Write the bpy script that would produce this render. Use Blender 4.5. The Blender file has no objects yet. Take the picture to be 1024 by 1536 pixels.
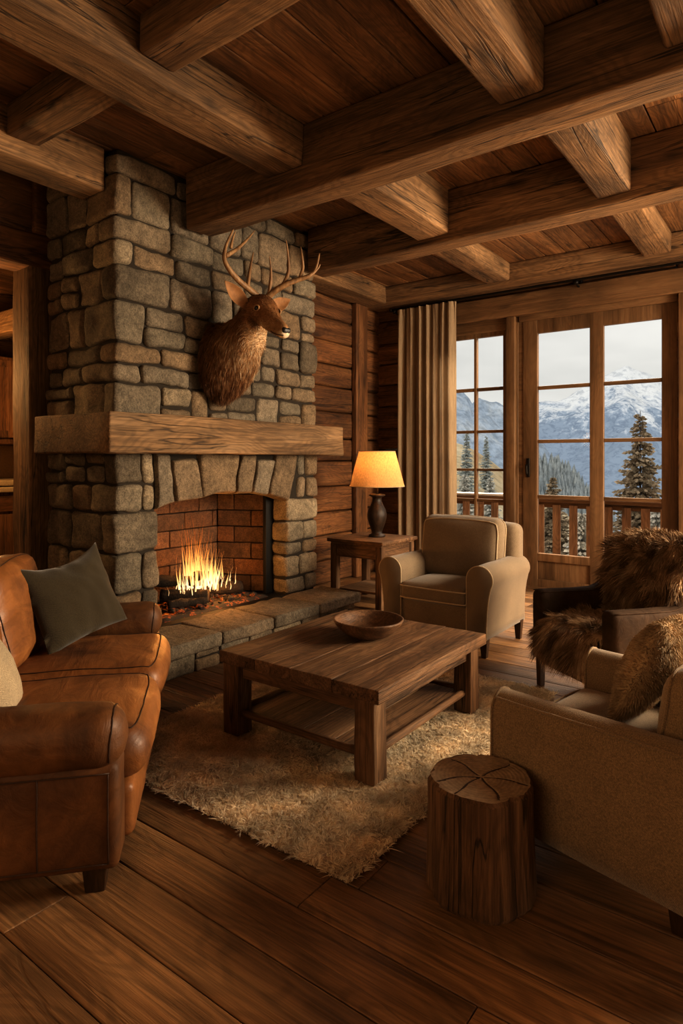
import bpy, math, random
import numpy as np
from mathutils import Vector, Matrix, noise as mnoise

random.seed(7)
RNG = np.random.default_rng(11)
SC = bpy.context.scene
COL = SC.collection
PI = math.pi
EYE = 1.5
FOC = 950.0
HZ = 690.0
CA, SA = 0.805, 0.593          # cos / sin of the heading


# ---------------------------------------------------------------- layout helpers
def rv(r, v):
    """right / forward distances from the viewpoint -> floor plan x, y"""
    return (r * CA - v * SA, r * SA + v * CA)


def on_x(px, py, X):
    q = (px - 512) / FOC
    d = X / (q * CA - SA)
    return Vector((X, d * (q * SA + CA), EYE + (HZ - py) / FOC * d))


def on_y(px, py, Y):
    q = (px - 512) / FOC
    d = Y / (q * SA + CA)
    return Vector((d * (q * CA - SA), Y, EYE + (HZ - py) / FOC * d))


def at_depth(px, py, d):
    q = (px - 512) / FOC
    x, y = rv(q * d, d)
    return Vector((x, y, EYE + (HZ - py) / FOC * d))


# ---------------------------------------------------------------- mesh builder
class MB:
    def __init__(self):
        self.v, self.f, self.r = [], [], []

    def add(self, verts, faces, rnd=None, M=None):
        b = len(self.v)
        if M is not None:
            verts = [M @ Vector(p) for p in verts]
        self.v.extend([tuple(p) for p in verts])
        self.f.extend([tuple(b + i for i in f) for f in faces])
        if rnd is None:
            rnd = random.random()
        self.r.extend([rnd] * len(faces))
        return self

    def warp(self, fn):
        self.v = [tuple(fn(Vector(p))) for p in self.v]
        return self

    def build(self, name, mat, parent=None, smooth=True, world=True):
        me = bpy.data.meshes.new(name)
        me.from_pydata(self.v, [], self.f)
        a = me.attributes.new('rnd', 'FLOAT', 'FACE')
        a.data.foreach_set('value', np.array(self.r, dtype=np.float32))
        if smooth:
            me.polygons.foreach_set('use_smooth', np.ones(len(me.polygons), dtype=bool))
        me.materials.append(mat)
        me.update()
        o = bpy.data.objects.new(name, me)
        COL.objects.link(o)
        if parent is not None:
            o.parent = parent
            if world:
                # geometry given in plan coordinates although the parent stands elsewhere
                top = parent
                off = Vector(parent.location)
                while top.parent is not None:
                    top = top.parent
                    off = off + Vector(top.location)
                o.location = -off
        return o


def lattice(cx, cy, cz):
    """surface of a box sampled at the given coordinates per axis"""
    idx, v, f = {}, [], []

    def g(i, j, k):
        key = (i, j, k)
        if key not in idx:
            idx[key] = len(v)
            v.append(Vector((cx[i], cy[j], cz[k])))
        return idx[key]
    nx, ny, nz = len(cx) - 1, len(cy) - 1, len(cz) - 1
    for i in range(nx):
        for j in range(ny):
            f.append((g(i, j, 0), g(i, j + 1, 0), g(i + 1, j + 1, 0), g(i + 1, j, 0)))
            f.append((g(i, j, nz), g(i + 1, j, nz), g(i + 1, j + 1, nz), g(i, j + 1, nz)))
    for i in range(nx):
        for k in range(nz):
            f.append((g(i, 0, k), g(i + 1, 0, k), g(i + 1, 0, k + 1), g(i, 0, k + 1)))
            f.append((g(i, ny, k), g(i, ny, k + 1), g(i + 1, ny, k + 1), g(i + 1, ny, k)))
    for j in range(ny):
        for k in range(nz):
            f.append((g(0, j, k), g(0, j, k + 1), g(0, j + 1, k + 1), g(0, j + 1, k)))
            f.append((g(nx, j, k), g(nx, j + 1, k), g(nx, j + 1, k + 1), g(nx, j, k + 1)))
    return v, f


def axis_coords(h, r, n):
    r = min(r, h * 0.98)
    edge = [-h, -h + r * 0.25, -h + r * 0.6]
    inner = [-(h - r) + 2 * (h - r) * i / n for i in range(n + 1)]
    return edge + inner + [-c for c in reversed(edge)]


def nz3(p, s, seed=0.0):
    return mnoise.noise(Vector((p[0] * s + seed, p[1] * s - seed * 1.7, p[2] * s + seed * 0.6)))


def rbox(lo, hi, r=0.01, n=(1, 1, 1), amp=0.0, ns=4.0, bulge=(0, 0, 0), seed=None):
    lo, hi = Vector(lo), Vector(hi)
    c = (lo + hi) / 2
    h = (hi - lo) / 2
    r = min(r, min(h) * 0.98)
    v, f = lattice(axis_coords(h.x, r, n[0]), axis_coords(h.y, r, n[1]), axis_coords(h.z, r, n[2]))
    s = random.random() * 50 if seed is None else seed
    out = []
    for p in v:
        q = Vector([max(-(h[i] - r), min(h[i] - r, p[i])) for i in range(3)])
        d = p - q
        if d.length > 1e-9:
            p = q + d.normalized() * r
        u = [p[i] / h[i] for i in range(3)]
        for i in range(3):
            if bulge[i]:
                a, b = u[(i + 1) % 3], u[(i + 2) % 3]
                p[i] += u[i] * bulge[i] * max(0, 1 - a * a) * max(0, 1 - b * b)
        if amp:
            w = c + p
            dn = d.normalized() if d.length > 1e-9 else Vector((0, 0, 1))
            k = nz3(w, ns, s) + 0.5 * nz3(w, ns * 2.3, s + 9)
            p = p + dn * (amp * k)
        out.append(c + p)
    return out, f


def loft(rings, cap=True, closed=True):
    v, f = [], []
    n = len(rings[0])
    for ring in rings:
        v.extend([Vector(p) for p in ring])
    for i in range(len(rings) - 1):
        for j in range(n if closed else n - 1):
            a, b = i * n + j, i * n + (j + 1) % n
            f.append((a, b, b + n, a + n))
    if cap:
        for base, flip in ((0, True), ((len(rings) - 1) * n, False)):
            ctr = sum((v[base + j] for j in range(n)), Vector()) / n
            v.append(ctr)
            ci = len(v) - 1
            for j in range(n):
                a, b = base + j, base + (j + 1) % n
                f.append((ci, b, a) if flip else (ci, a, b))
    return v, f


def lathe(profile, n=32, center=(0, 0, 0), cap=True):
    rings = []
    for (r, z) in profile:
        rings.append([Vector((center[0] + r * math.cos(2 * PI * j / n), center[1] + r * math.sin(2 * PI * j / n), center[2] + z)) for j in range(n)])
    return loft(rings, cap)


def tube(pts, radii, n=8, cap=True, squash=1.0):
    pts = [Vector(p) for p in pts]
    if not hasattr(radii, '__len__'):
        radii = [radii] * len(pts)
    rings = []
    up = None
    for i, p in enumerate(pts):
        t = (pts[min(i + 1, len(pts) - 1)] - pts[max(i - 1, 0)])
        t = t.normalized() if t.length > 1e-9 else Vector((0, 0, 1))
        if up is None:
            up = Vector((0, 0, 1)) if abs(t.z) < 0.9 else Vector((1, 0, 0))
        s = t.cross(up)
        if s.length < 1e-6:
            s = t.cross(Vector((0.3, 1, 0.2)))
        s.normalize()
        up = s.cross(t).normalized()
        rings.append([p + s * (radii[i] * math.cos(2 * PI * j / n)) + up * (radii[i] * squash * math.sin(2 * PI * j / n)) for j in range(n)])
    return loft(rings, cap)


def smooth_path(pts, per=6):
    pts = [Vector(p) for p in pts]
    out = []
    for i in range(len(pts) - 1):
        p0, p1, p2, p3 = pts[max(i - 1, 0)], pts[i], pts[i + 1], pts[min(i + 2, len(pts) - 1)]
        for k in range(per):
            t = k / per
            out.append(0.5 * ((2 * p1) + (p2 - p0) * t + (2 * p0 - 5 * p1 + 4 * p2 - p3) * t * t + (3 * p1 - p0 - 3 * p2 + p3) * t ** 3))
    out.append(pts[-1])
    return out


# ---------------------------------------------------------------- scene tree helpers
def tag(o, label=None, cat=None, group=None, kind=None):
    if label:
        o['label'] = label
    if cat:
        o['category'] = cat
    if group:
        o['group'] = group
    if kind:
        o['kind'] = kind
    return o


def thing(name, label, cat, loc=(0, 0, 0), rz=0.0, group=None):
    o = bpy.data.objects.new(name, None)
    COL.objects.link(o)
    o.location = loc
    o.rotation_euler = (0, 0, rz)
    o.empty_display_size = 0.1
    return tag(o, label, cat, group)


def struct(name, mb, mat, label=None, cat=None, smooth=True, group=None):
    o = mb.build(name, mat, smooth=smooth)
    return tag(o, label, cat, group, 'structure')


# ---------------------------------------------------------------- materials
class N:
    def __init__(self, name):
        self.m = bpy.data.materials.new(name)
        self.m.use_nodes = True
        self.t = self.m.node_tree
        self.t.nodes.clear()
        self.out = self.n('ShaderNodeOutputMaterial')

    def n(self, kind, **kw):
        o = self.t.nodes.new(kind)
        for k, v in kw.items():
            if k.startswith('i_'):
                o.inputs[k[2:].replace('_', ' ')].default_value = v
            else:
                setattr(o, k, v)
        return o

    def l(self, a, b):
        self.t.links.new(a, b)

    def mapping(self, src, scale):
        m = self.n('ShaderNodeMapping')
        m.inputs['Scale'].default_value = scale
        self.l(src, m.inputs['Vector'])
        return m.outputs[0]

    def noise(self, vec, scale=1.0, detail=4.0, rough=0.55, dist=0.0):
        o = self.n('ShaderNodeTexNoise')
        o.inputs['Scale'].default_value = scale
        o.inputs['Detail'].default_value = detail
        o.inputs['Roughness'].default_value = rough
        o.inputs['Distortion'].default_value = dist
        self.l(vec, o.inputs['Vector'])
        return o.outputs['Fac']

    def ramp(self, fac, stops, interp='LINEAR'):
        o = self.n('ShaderNodeValToRGB')
        cr = o.color_ramp
        cr.interpolation = interp
        while len(cr.elements) < len(stops):
            cr.elements.new(0.5)
        for e, (p, c) in zip(cr.elements, stops):
            e.position = p
            e.color = (c[0], c[1], c[2], 1) if hasattr(c, '__len__') else (c, c, c, 1)
        self.l(fac, o.inputs['Fac'])
        return o.outputs['Color']

    def mul(self, a, b, fac=1.0, blend='MULTIPLY'):
        o = self.n('ShaderNodeMixRGB', blend_type=blend)
        o.inputs['Fac'].default_value = fac
        for s, i in ((a, 1), (b, 2)):
            if hasattr(s, 'links'):
                self.l(s, o.inputs[i])
            else:
                o.inputs[i].default_value = (s[0], s[1], s[2], 1)
        return o.outputs[0]

    def math(self, op, a, b=0.0, c=None):
        o = self.n('ShaderNodeMath', operation=op)
        for i, s in enumerate((a, b) if c is None else (a, b, c)):
            if hasattr(s, 'links'):
                self.l(s, o.inputs[i])
            else:
                o.inputs[i].default_value = s
        return o.outputs[0]

    def coords(self):
        """object coordinates shifted by the random value of the piece"""
        tc = self.n('ShaderNodeTexCoord')
        at = self.n('ShaderNodeAttribute', attribute_name='rnd')
        oi = self.n('ShaderNodeObjectInfo')
        s = self.math('ADD', at.outputs['Fac'], oi.outputs['Random'])
        c = self.n('ShaderNodeCombineXYZ')
        for i, k in enumerate((37.0, 53.0, 29.0)):
            self.l(self.math('MULTIPLY', s, k), c.inputs[i])
        v = self.n('ShaderNodeVectorMath', operation='ADD')
        self.l(tc.outputs['Object'], v.inputs[0])
        self.l(c.outputs[0], v.inputs[1])
        return v.outputs[0], at.outputs['Fac'], tc.outputs['Object']

    def bump(self, h, strength=0.3, dist=0.01, normal=None):
        o = self.n('ShaderNodeBump')
        o.inputs['Strength'].default_value = strength
        o.inputs['Distance'].default_value = dist
        self.l(h, o.inputs['Height'])
        if normal is not None:
            self.l(normal, o.inputs['Normal'])
        return o.outputs[0]

    def surf(self, color, rough=0.6, normal=None, spec=0.4, **kw):
        p = self.n('ShaderNodeBsdfPrincipled')
        for s, k in ((color, 'Base Color'), (rough, 'Roughness')):
            if hasattr(s, 'links'):
                self.l(s, p.inputs[k])
            elif hasattr(s, '__len__'):
                p.inputs[k].default_value = (s[0], s[1], s[2], 1)
            else:
                p.inputs[k].default_value = s
        p.inputs['Specular IOR Level'].default_value = spec
        for k, v in kw.items():
            p.inputs[k].default_value = v
        if normal is not None:
            self.l(normal, p.inputs['Normal'])
        self.l(p.outputs[0], self.out.inputs['Surface'])
        return self.m


def wood(name, axis, dark, mid, light, rough=0.6, cross=6.0, crack=1.0, bump=0.5, vary=0.7, spec=0.35, fine=1.0):
    w = N(name)
    v, rnd, raw = w.coords()
    ai = 'xyz'.index(axis)

    def sc(a, c):
        s = [c, c, c]
        s[ai] = a
        return w.mapping(v, s)
    broad = w.noise(sc(0.55, cross), 1.0, 6.0, 0.6, 1.2)
    col = w.ramp(broad, [(0.28, dark), (0.5, mid), (0.74, light)])
    streak = w.noise(sc(1.6, cross * 16), 1.0, 5.0, 0.7, 0.4)
    col = w.mul(col, w.ramp(streak, [(0.34, 0.38), (0.62, 1.22)]), 0.8 * fine)
    wob0 = w.noise(sc(0.9, 3.2), 1.0, 2.0, 0.5)
    wv = w.n('ShaderNodeMath', operation='SINE')
    w.l(w.math('MULTIPLY', wob0, 150.0), wv.inputs[0])
    fig = w.ramp(w.math('MULTIPLY_ADD', wv.outputs[0], 0.5, 0.5), [(0.1, 0.62), (0.6, 1.12)])
    col = w.mul(col, fig, 0.42 * fine)
    blot = w.noise(sc(1.4, 2.2), 1.0, 3.0)
    col = w.mul(col, w.ramp(blot, [(0.33, 0.55), (0.6, 1.1)]), 0.75)
    # long drying cracks
    ck = w.noise(sc(0.42, cross * 1.5), 1.0, 5.0, 0.5, 0.6)
    ckm = w.ramp(ck, [(0.486, 1.0), (0.497, 0.12), (0.503, 0.12), (0.514, 1.0)])
    gate = w.noise(sc(0.8, 3.0), 1.0, 2.0)
    ckm = w.mul(ckm, w.ramp(gate, [(0.47, 1.0), (0.53, 0.0)]), 1.0, 'LIGHTEN')
    col = w.mul(col, ckm, 0.9 * crack)
    # knots
    vo = w.n('ShaderNodeTexVoronoi')
    vo.inputs['Scale'].default_value = 1.0
    w.l(sc(1.1, 3.6), vo.inputs['Vector'])
    wob = w.noise(sc(6, 14), 1.0, 2.0)
    kd = w.math('ADD', vo.outputs['Distance'], w.math('MULTIPLY', wob, 0.12))
    kn = w.ramp(kd, [(0.10, 0.25), (0.20, 1.0)])
    col = w.mul(col, kn, 0.8)
    tint = w.math('MULTIPLY_ADD', rnd, vary, 1.0 - vary / 2)
    tc = w.n('ShaderNodeCombineColor')
    for i in range(3):
        w.l(tint, tc.inputs[i])
    col = w.mul(col, tc.outputs[0], 1.0)
    h = w.mul(w.mul(w.mul(streak, fig, 0.35), ckm, 1.0), kn, 0.3)
    return w.surf(col, rough, w.bump(h, bump, 0.012), spec)


def stone_mat(name, base, vary, bump=0.8):
    w = N(name)
    v, rnd, raw = w.coords()
    hue = w.ramp(rnd, [(0.0, (base[0] * 0.55, base[1] * 0.53, base[2] * 0.5)), (0.3, base),
                       (0.55, (base[0] * 1.02, base[1] * 0.86, base[2] * 0.7)), (0.8, (base[0] * 0.8, base[1] * 0.82, base[2] * 0.82)), (1.0, (base[0] * 1.35, base[1] * 1.3, base[2] * 1.2))])
    n1 = w.noise(v, 4.0, 6.0, 0.6, 0.3)
    n2 = w.noise(v, 22.0, 8.0, 0.7)
    n3 = w.noise(v, 90.0, 4.0, 0.7)
    col = w.mul(hue, w.ramp(n1, [(0.3, 0.55), (0.7, 1.3)]), vary)
    col = w.mul(col, w.ramp(n2, [(0.35, 0.5), (0.65, 1.25)]), 0.7)
    col = w.mul(col, w.ramp(n3, [(0.38, 0.55), (0.62, 1.3)]), 0.75)
    h = w.mul(w.mul(n2, n1, 0.5, 'ADD'), n3, 0.25, 'ADD')
    return w.surf(col, 0.85, w.bump(h, bump, 0.02), 0.25)


def leather_mat(name, dark, mid, light, rough=0.42, spec=0.45):
    w = N(name)
    v, rnd, raw = w.coords()
    n1 = w.noise(v, 2.6, 6.0, 0.65, 0.8)
    n2 = w.noise(w.mapping(v, (3.0, 9.0, 9.0)), 1.0, 5.0, 0.6, 1.5)
    col = w.ramp(n1, [(0.3, dark), (0.52, mid), (0.75, light)])
    col = w.mul(col, w.ramp(n2, [(0.3, 0.65), (0.65, 1.2)]), 0.7)
    vo = w.n('ShaderNodeTexVoronoi')
    vo.inputs['Scale'].default_value = 170.0
    w.l(raw, vo.inputs['Vector'])
    b = w.bump(vo.outputs['Distance'], 0.12, 0.002)
    b = w.bump(n2, 0.35, 0.015, b)
    rr = w.ramp(n1, [(0.3, rough + 0.15), (0.7, rough - 0.05)])
    return w.surf(col, rr, b, spec)


def fabric_mat(name, base, weave=260.0, bump=0.4, var=0.35):
    w = N(name)
    v, rnd, raw = w.coords()
    a = w.n('ShaderNodeTexWave', wave_type='BANDS', bands_direction='DIAGONAL')
    a.inputs['Scale'].default_value = weave * 0.35
    a.inputs['Distortion'].default_value = 1.5
    a.inputs['Detail'].default_value = 1.0
    w.l(raw, a.inputs['Vector'])
    n0 = w.noise(raw, weave, 2.0)
    n1 = w.noise(v, 5.0, 4.0)
    col = w.mul(base, w.ramp(n0, [(0.3, 1 - var), (0.7, 1 + var * 0.6)]), 1.0)
    col = w.mul(col, w.ramp(n1, [(0.3, 0.8), (0.7, 1.1)]), 0.7)
    col = w.mul(col, w.ramp(a.outputs['Fac'], [(0.0, 0.82), (1.0, 1.08)]), 0.6)
    return w.surf(col, 0.92, w.bump(w.mul(n0, a.outputs['Fac'], 0.4), bump, 0.004), 0.15, **{'Sheen Weight': 0.25, 'Sheen Roughness': 0.5})


def fur_mat(name, dark, mid, light, spec=0.25):
    w = N(name)
    v, rnd, raw = w.coords()
    col = w.ramp(rnd, [(0.0, dark), (0.5, mid), (1.0, light)])
    n1 = w.noise(raw, 7.0, 3.0)
    col = w.mul(col, w.ramp(n1, [(0.3, 0.6), (0.7, 1.25)]), 0.8)
    return w.surf(col, 0.8, None, spec)


def plain(name, color, rough=0.5, metal=0.0, spec=0.4, bump=0.0, bs=60.0):
    w = N(name)
    tc = w.n('ShaderNodeTexCoord')
    nn = w.noise(tc.outputs['Object'], bs, 4.0)
    col = w.mul(color, w.ramp(nn, [(0.3, 0.8), (0.7, 1.12)]), 0.8)
    return w.surf(col, rough, w.bump(nn, bump, 0.005) if bump else None, spec, Metallic=metal)


BD, BM, BL = (0.10, 0.052, 0.020), (0.235, 0.130, 0.056), (0.36, 0.215, 0.105)
M = {}
for ax in 'xyz':
    M['beam_' + ax] = wood('hewn_beam_wood_' + ax, ax, BD, BM, BL, 0.75, 5.0, 1.0, 0.8, 0.3)
    M['wall_' + ax] = wood('log_wall_wood_' + ax, ax, (0.075, 0.030, 0.010), (0.19, 0.082, 0.028), (0.30, 0.145, 0.055), 0.6, 4.0, 0.8, 0.5, 0.5)
    M['table_' + ax] = wood('table_wood_' + ax, ax, (0.075, 0.036, 0.015), (0.175, 0.092, 0.042), (0.29, 0.172, 0.09), 0.68, 7.0, 0.9, 0.5, 0.25, 0.25)
    M['frame_' + ax] = wood('window_frame_wood_' + ax, ax, (0.10, 0.052, 0.021), (0.18, 0.098, 0.044), (0.25, 0.148, 0.072), 0.5, 9.0, 0.15, 0.2, 0.2, fine=0.45)
    M['dark_' + ax] = wood('dark_leg_wood_' + ax, ax, (0.020, 0.009, 0.004), (0.045, 0.020, 0.008), (0.07, 0.034, 0.014), 0.4, 9.0, 0.2, 0.2, 0.2)
M['floor'] = wood('floor_plank_wood', 'x', (0.105, 0.050, 0.019), (0.285, 0.148, 0.060), (0.43, 0.245, 0.108), 0.42, 4.5, 0.35, 0.45, 0.55, 0.45)
M['ceiling'] = wood('ceiling_plank_wood', 'y', (0.085, 0.038, 0.013), (0.21, 0.100, 0.036), (0.31, 0.165, 0.07), 0.65, 4.0, 0.35, 0.4, 0.5)
M['stump'] = wood('stump_bark_wood', 'z', (0.060, 0.030, 0.014), (0.21, 0.112, 0.052), (0.38, 0.225, 0.115), 0.75, 8.0, 1.0, 1.0, 0.2)
M['mantel'] = wood('mantel_wood', 'y', (0.12, 0.066, 0.028), (0.25, 0.150, 0.072), (0.36, 0.235, 0.13), 0.75, 4.5, 0.9, 0.8, 0.2)
M['stone'] = stone_mat('chimney_stone', (0.245, 0.203, 0.147), 0.8, 1.0)
M['hearth'] = stone_mat('hearth_slab_stone', (0.245, 0.205, 0.150), 0.7, 1.0)
M['mortar'] = plain('dark_mortar', (0.026, 0.019, 0.012), 0.95, bump=0.6, bs=40)
M['brick'] = stone_mat('firebox_brick', (0.125, 0.070, 0.040), 0.9, 0.9)
M['soot'] = plain('soot_iron', (0.012, 0.010, 0.008), 0.6, 0.6)
M['leather'] = leather_mat('tan_leather', (0.085, 0.030, 0.008), (0.24, 0.092, 0.024), (0.40, 0.175, 0.055))
M['brown_leather'] = leather_mat('dark_suede', (0.022, 0.012, 0.006), (0.052, 0.029, 0.015), (0.080, 0.046, 0.024), 0.75, 0.12)
M['arm_leather'] = leather_mat('dark_arm_leather', (0.045, 0.017, 0.005), (0.120, 0.048, 0.014), (0.22, 0.095, 0.030), 0.5, 0.35)  # darker copy of the leather, arm shade put into the colour
M['linen'] = fabric_mat('beige_linen', (0.235, 0.172, 0.109))
M['twill'] = fabric_mat('tan_twill', (0.31, 0.215, 0.122), 220.0, 0.5, 0.4)
M['piping'] = fabric_mat('pale_piping', (0.56, 0.44, 0.29), 300.0)
M['green'] = fabric_mat('olive_velvet', (0.050, 0.037, 0.018), 180.0, 0.3, 0.25)
M['pale_weave'] = fabric_mat('pale_weave', (0.46, 0.36, 0.23), 200.0, 0.4)
M['curtain'] = fabric_mat('curtain_linen', (0.36, 0.255, 0.150), 230.0)
M['iron'] = plain('black_iron', (0.015, 0.012, 0.010), 0.45, 0.8)
M['seam'] = plain('dark_seam', (0.045, 0.018, 0.006), 0.6)
M['brass'] = plain('aged_metal', (0.30, 0.20, 0.10), 0.35, 0.9)


# ---------------------------------------------------------------- camera
cam = bpy.data.cameras.new('camera')
cam.sensor_fit = 'VERTICAL'
cam.sensor_height = 36.0
cam.lens = 36.0 * FOC / 1536.0
cam.shift_y = -(768.0 - HZ) / 1536.0
cam.clip_end = 3000
co = bpy.data.objects.new('camera', cam)
COL.objects.link(co)
co.location = (0, 0, EYE)
co.rotation_euler = (PI / 2, 0, math.atan2(SA, CA))
SC.camera = co

# ================================================================ SETTING
CEIL = 3.72
XW = -4.70          # log wall beside the chimney
YW = 7.23           # window wall
XR, YB = 2.6, -3.2  # wall on the right / behind the viewpoint
XK = -8.0           # far wall of the kitchen beyond the opening


def hewn(lo, hi, axis, r=0.018, amp=0.010, step=0.35):
    n = [2, 2, 2]
    i = 'xyz'.index(axis)
    n[i] = max(2, int((hi[i] - lo[i]) / step))
    return rbox(lo, hi, r, n, amp, 2.6)


# floor planks along x
mb = MB()
y = YB
k = 0
while y < YW + 0.02:
    w = random.choice([0.195, 0.21, 0.225, 0.2])
    x = XK - random.random() * 2
    while x < XR:
        L = random.uniform(2.2, 4.2)
        x0, x1 = max(x, XK), min(x + L, XR)
        if x1 - x0 > 0.05:
            mb.add(*rbox((x0 + 0.001, y + 0.0022, -0.04), (x1 - 0.001, y + w - 0.0022, 0.0), 0.005, (6, 2, 1)))
        x += L
    y += w
struct('floor', mb, M['floor'], 'wide brown wooden floorboards running across the room', 'floor')
mb = MB()
mb.add(*rbox((XK - 0.2, YB - 0.2, -0.2), (XR + 0.2, YW + 0.25, -0.038), 0.01))
struct('trim_1', mb, M['soot'], 'dark underfloor showing in the gaps between boards', 'floor')

# ceiling planks along y
mb = MB()
x = XK
while x < XR:
    w = random.choice([0.24, 0.27, 0.22, 0.3])
    y = YB - random.random() * 2
    while y < YW:
        L = random.uniform(3.0, 5.5)
        y0, y1 = max(y, YB), min(y + L, YW)
        if y1 - y0 > 0.05:
            mb.add(*rbox((x + 0.0045, y0 + 0.001, CEIL), (x + w - 0.0045, y1 - 0.001, CEIL + 0.04), 0.006, (2, 6, 1)))
        y += L
    x += w
struct('ceiling', mb, M['ceiling'], 'brown plank ceiling boards above the beams', 'ceiling')
mb = MB()
mb.add(*rbox((XK - 0.2, YB - 0.2, CEIL + 0.035), (XR + 0.2, YW + 0.25, CEIL + 0.2), 0.01))
struct('trim_2', mb, M['soot'], 'dark roof deck above the ceiling boards', 'ceiling')

# ceiling beams -------------------------------------------------------------
def cbeam(lo, hi, axis, label, amp=0.012):
    mb = MB()
    mb.add(*hewn(lo, hi, axis, 0.022, amp))
    return struct('ceiling_beam', mb, M['beam_' + axis], label, 'ceiling beam', group='exposed ceiling beams')


ZB = 3.28
cbeam((-3.872, 3.22, ZB), (XR, 3.48, CEIL), 'x', 'largest hewn cross beam, its end resting on the chimney front')
cbeam((-3.872, 4.70, ZB + 0.02), (XR, 4.94, CEIL), 'x', 'second hewn cross beam, nearer the windows, meeting the chimney corner')
cbeam((XW, 6.86, 3.50), (XR, YW + 0.0, CEIL), 'x', 'hewn wall plate beam along the top of the window wall')
cbeam((-4.02, 1.93, 3.52), (-3.01, 2.15, CEIL), 'x', 'short dark cross beam left of the long beam, near the top left corner')
cbeam((-2.68, 1.93, 3.52), (-1.32, 2.15, CEIL), 'x', 'short cross beam right of the long beam at the top edge')
cbeam((-3.01, YB, 3.44), (-2.68, 3.22, CEIL), 'y', 'long beam sweeping from the top left corner to the largest cross beam')
cbeam((-1.33, YB, 3.38), (-1.08, 3.22, CEIL), 'y', 'wide pale beam at the top centre ending at the largest cross beam')
cbeam((-0.53, YB, 3.38), (-0.28, 3.22, CEIL), 'y', 'pale beam at the top right corner')
cbeam((-2.66, 3.48, 3.35), (-2.36, 4.70, CEIL), 'y', 'short beam between the two cross beams, right of the antlers')
cbeam((-1.21, 3.48, 3.35), (-0.98, 4.70, CEIL), 'y', 'short beam between the two cross beams, toward the right edge')
cbeam((-2.98, 4.94, 3.52), (-2.70, 6.86, CEIL), 'y', 'short beam behind the second cross beam, above the curtain and armchair')
cbeam((-1.32, 4.94, 3.52), (-1.07, 6.86, CEIL), 'y', 'short beam behind the second cross beam, above the glazed door')
cbeam((XW, 4.98, 3.50), (-4.34, 6.86, CEIL), 'y', 'dark plate beam along the top of the log wall by the curtain')
cbeam((-4.30, YB, 3.41), (-4.02, 2.632, CEIL), 'y', 'dark beam at the left edge running into the side of the chimney')

# log walls -----------------------------------------------------------------
def logs(mb, a0, a1, fix, thick, z0, z1, axis, hh=0.29):
    z = z0
    while z < z1 - 0.02:
        h = min(random.uniform(hh * 0.88, hh * 1.1), z1 - z)
        if z1 - (z + h) < 0.09:
            h = z1 - z
        if axis == 'y':
            lo, hi = (fix - thick, a0, z + 0.003), (fix, a1, z + h - 0.003)
            n = (1, max(3, int((a1 - a0) / 0.3)), 2)
        else:
            lo, hi = (a0, fix, z + 0.003), (a1, fix + thick, z + h - 0.003)
            n = (max(3, int((a1 - a0) / 0.3)), 1, 2)
        mb.add(*rbox(lo, hi, 0.035, n, 0.012, 2.0))
        z += h


mb = MB()
logs(mb, 4.94, YW + 0.2, XW, 0.23, 0.0, CEIL, 'y', 0.30)
struct('wall_left', mb, M['wall_y'], 'brown horizontal log wall between chimney and curtain', 'wall')

X0, X1, ZT = -3.78, -1.08, 3.24     # opening for window and glazed door
mb = MB()
logs(mb, XW - 0.2, X0, YW, 0.24, 0.0, CEIL, 'x', 0.28)
logs(mb, X1, XR, YW, 0.24, 0.0, CEIL, 'x', 0.28)
logs(mb, X0, X1, YW, 0.24, ZT, CEIL, 'x', 0.26)
struct('wall_window', mb, M['wall_x'], 'log wall holding the window and the glazed balcony door', 'wall')
mb = MB()
logs(mb, YB, YW, XR + 0.23, 0.23, 0.0, CEIL + 0.035, 'y', 0.3)
struct('wall_right', mb, M['wall_y'])
mb = MB()
logs(mb, XK, XR, YB - 0.23, 0.23, 0.0, CEIL + 0.035, 'x', 0.3)
struct('wall_back', mb, M['wall_x'])
mb = MB()
logs(mb, YB, YW, XK, 0.23, 0.0, CEIL + 0.035, 'y', 0.3)
struct('wall_kitchen', mb, M['wall_y'], 'log wall of the room beyond the opening on the left', 'wall')
mb = MB()
logs(mb, XK, XW - 0.23, YW - 0.2, 0.2, 0.0, CEIL + 0.035, 'x', 0.3)
struct('wall_north', mb, M['wall_x'])
mb = MB()
mb.add(*rbox((-5.20, YB, 3.30), (-4.95, 2.60, CEIL), 0.03, (2, 16, 2), 0.012, 2.0))
mb.add(*rbox((-5.22, YB, 3.03), (-4.93, 2.82, 3.30), 0.03, (2, 16, 2), 0.014, 2.0))
mb.add(*rbox((-5.20, 2.58, 3.30), (-4.9, 2.84, CEIL), 0.03, (2, 4, 2), 0.012, 2.0))
struct('wall_header', mb, M['wall_y'], 'heavy dark log header above the opening on the left', 'wall')
mb = MB()
mb.add(*rbox((-5.23, 2.57, 0.0), (-4.95, 2.81, 3.05), 0.02, (2, 2, 12), 0.012, 2.0))
struct('wooden_post', mb, M['beam_z'], 'rough upright timber post left of the chimney', 'post')
mb = MB()
mb.add(*rbox((XW, 6.60, 0.0), (XW + 0.075, 6.86, 3.5), 0.012, (2, 2, 10), 0.006, 2.0))
struct('trim_3', mb, M['wall_z'], 'upright board on the log wall beside the curtain', 'trim')

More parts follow.
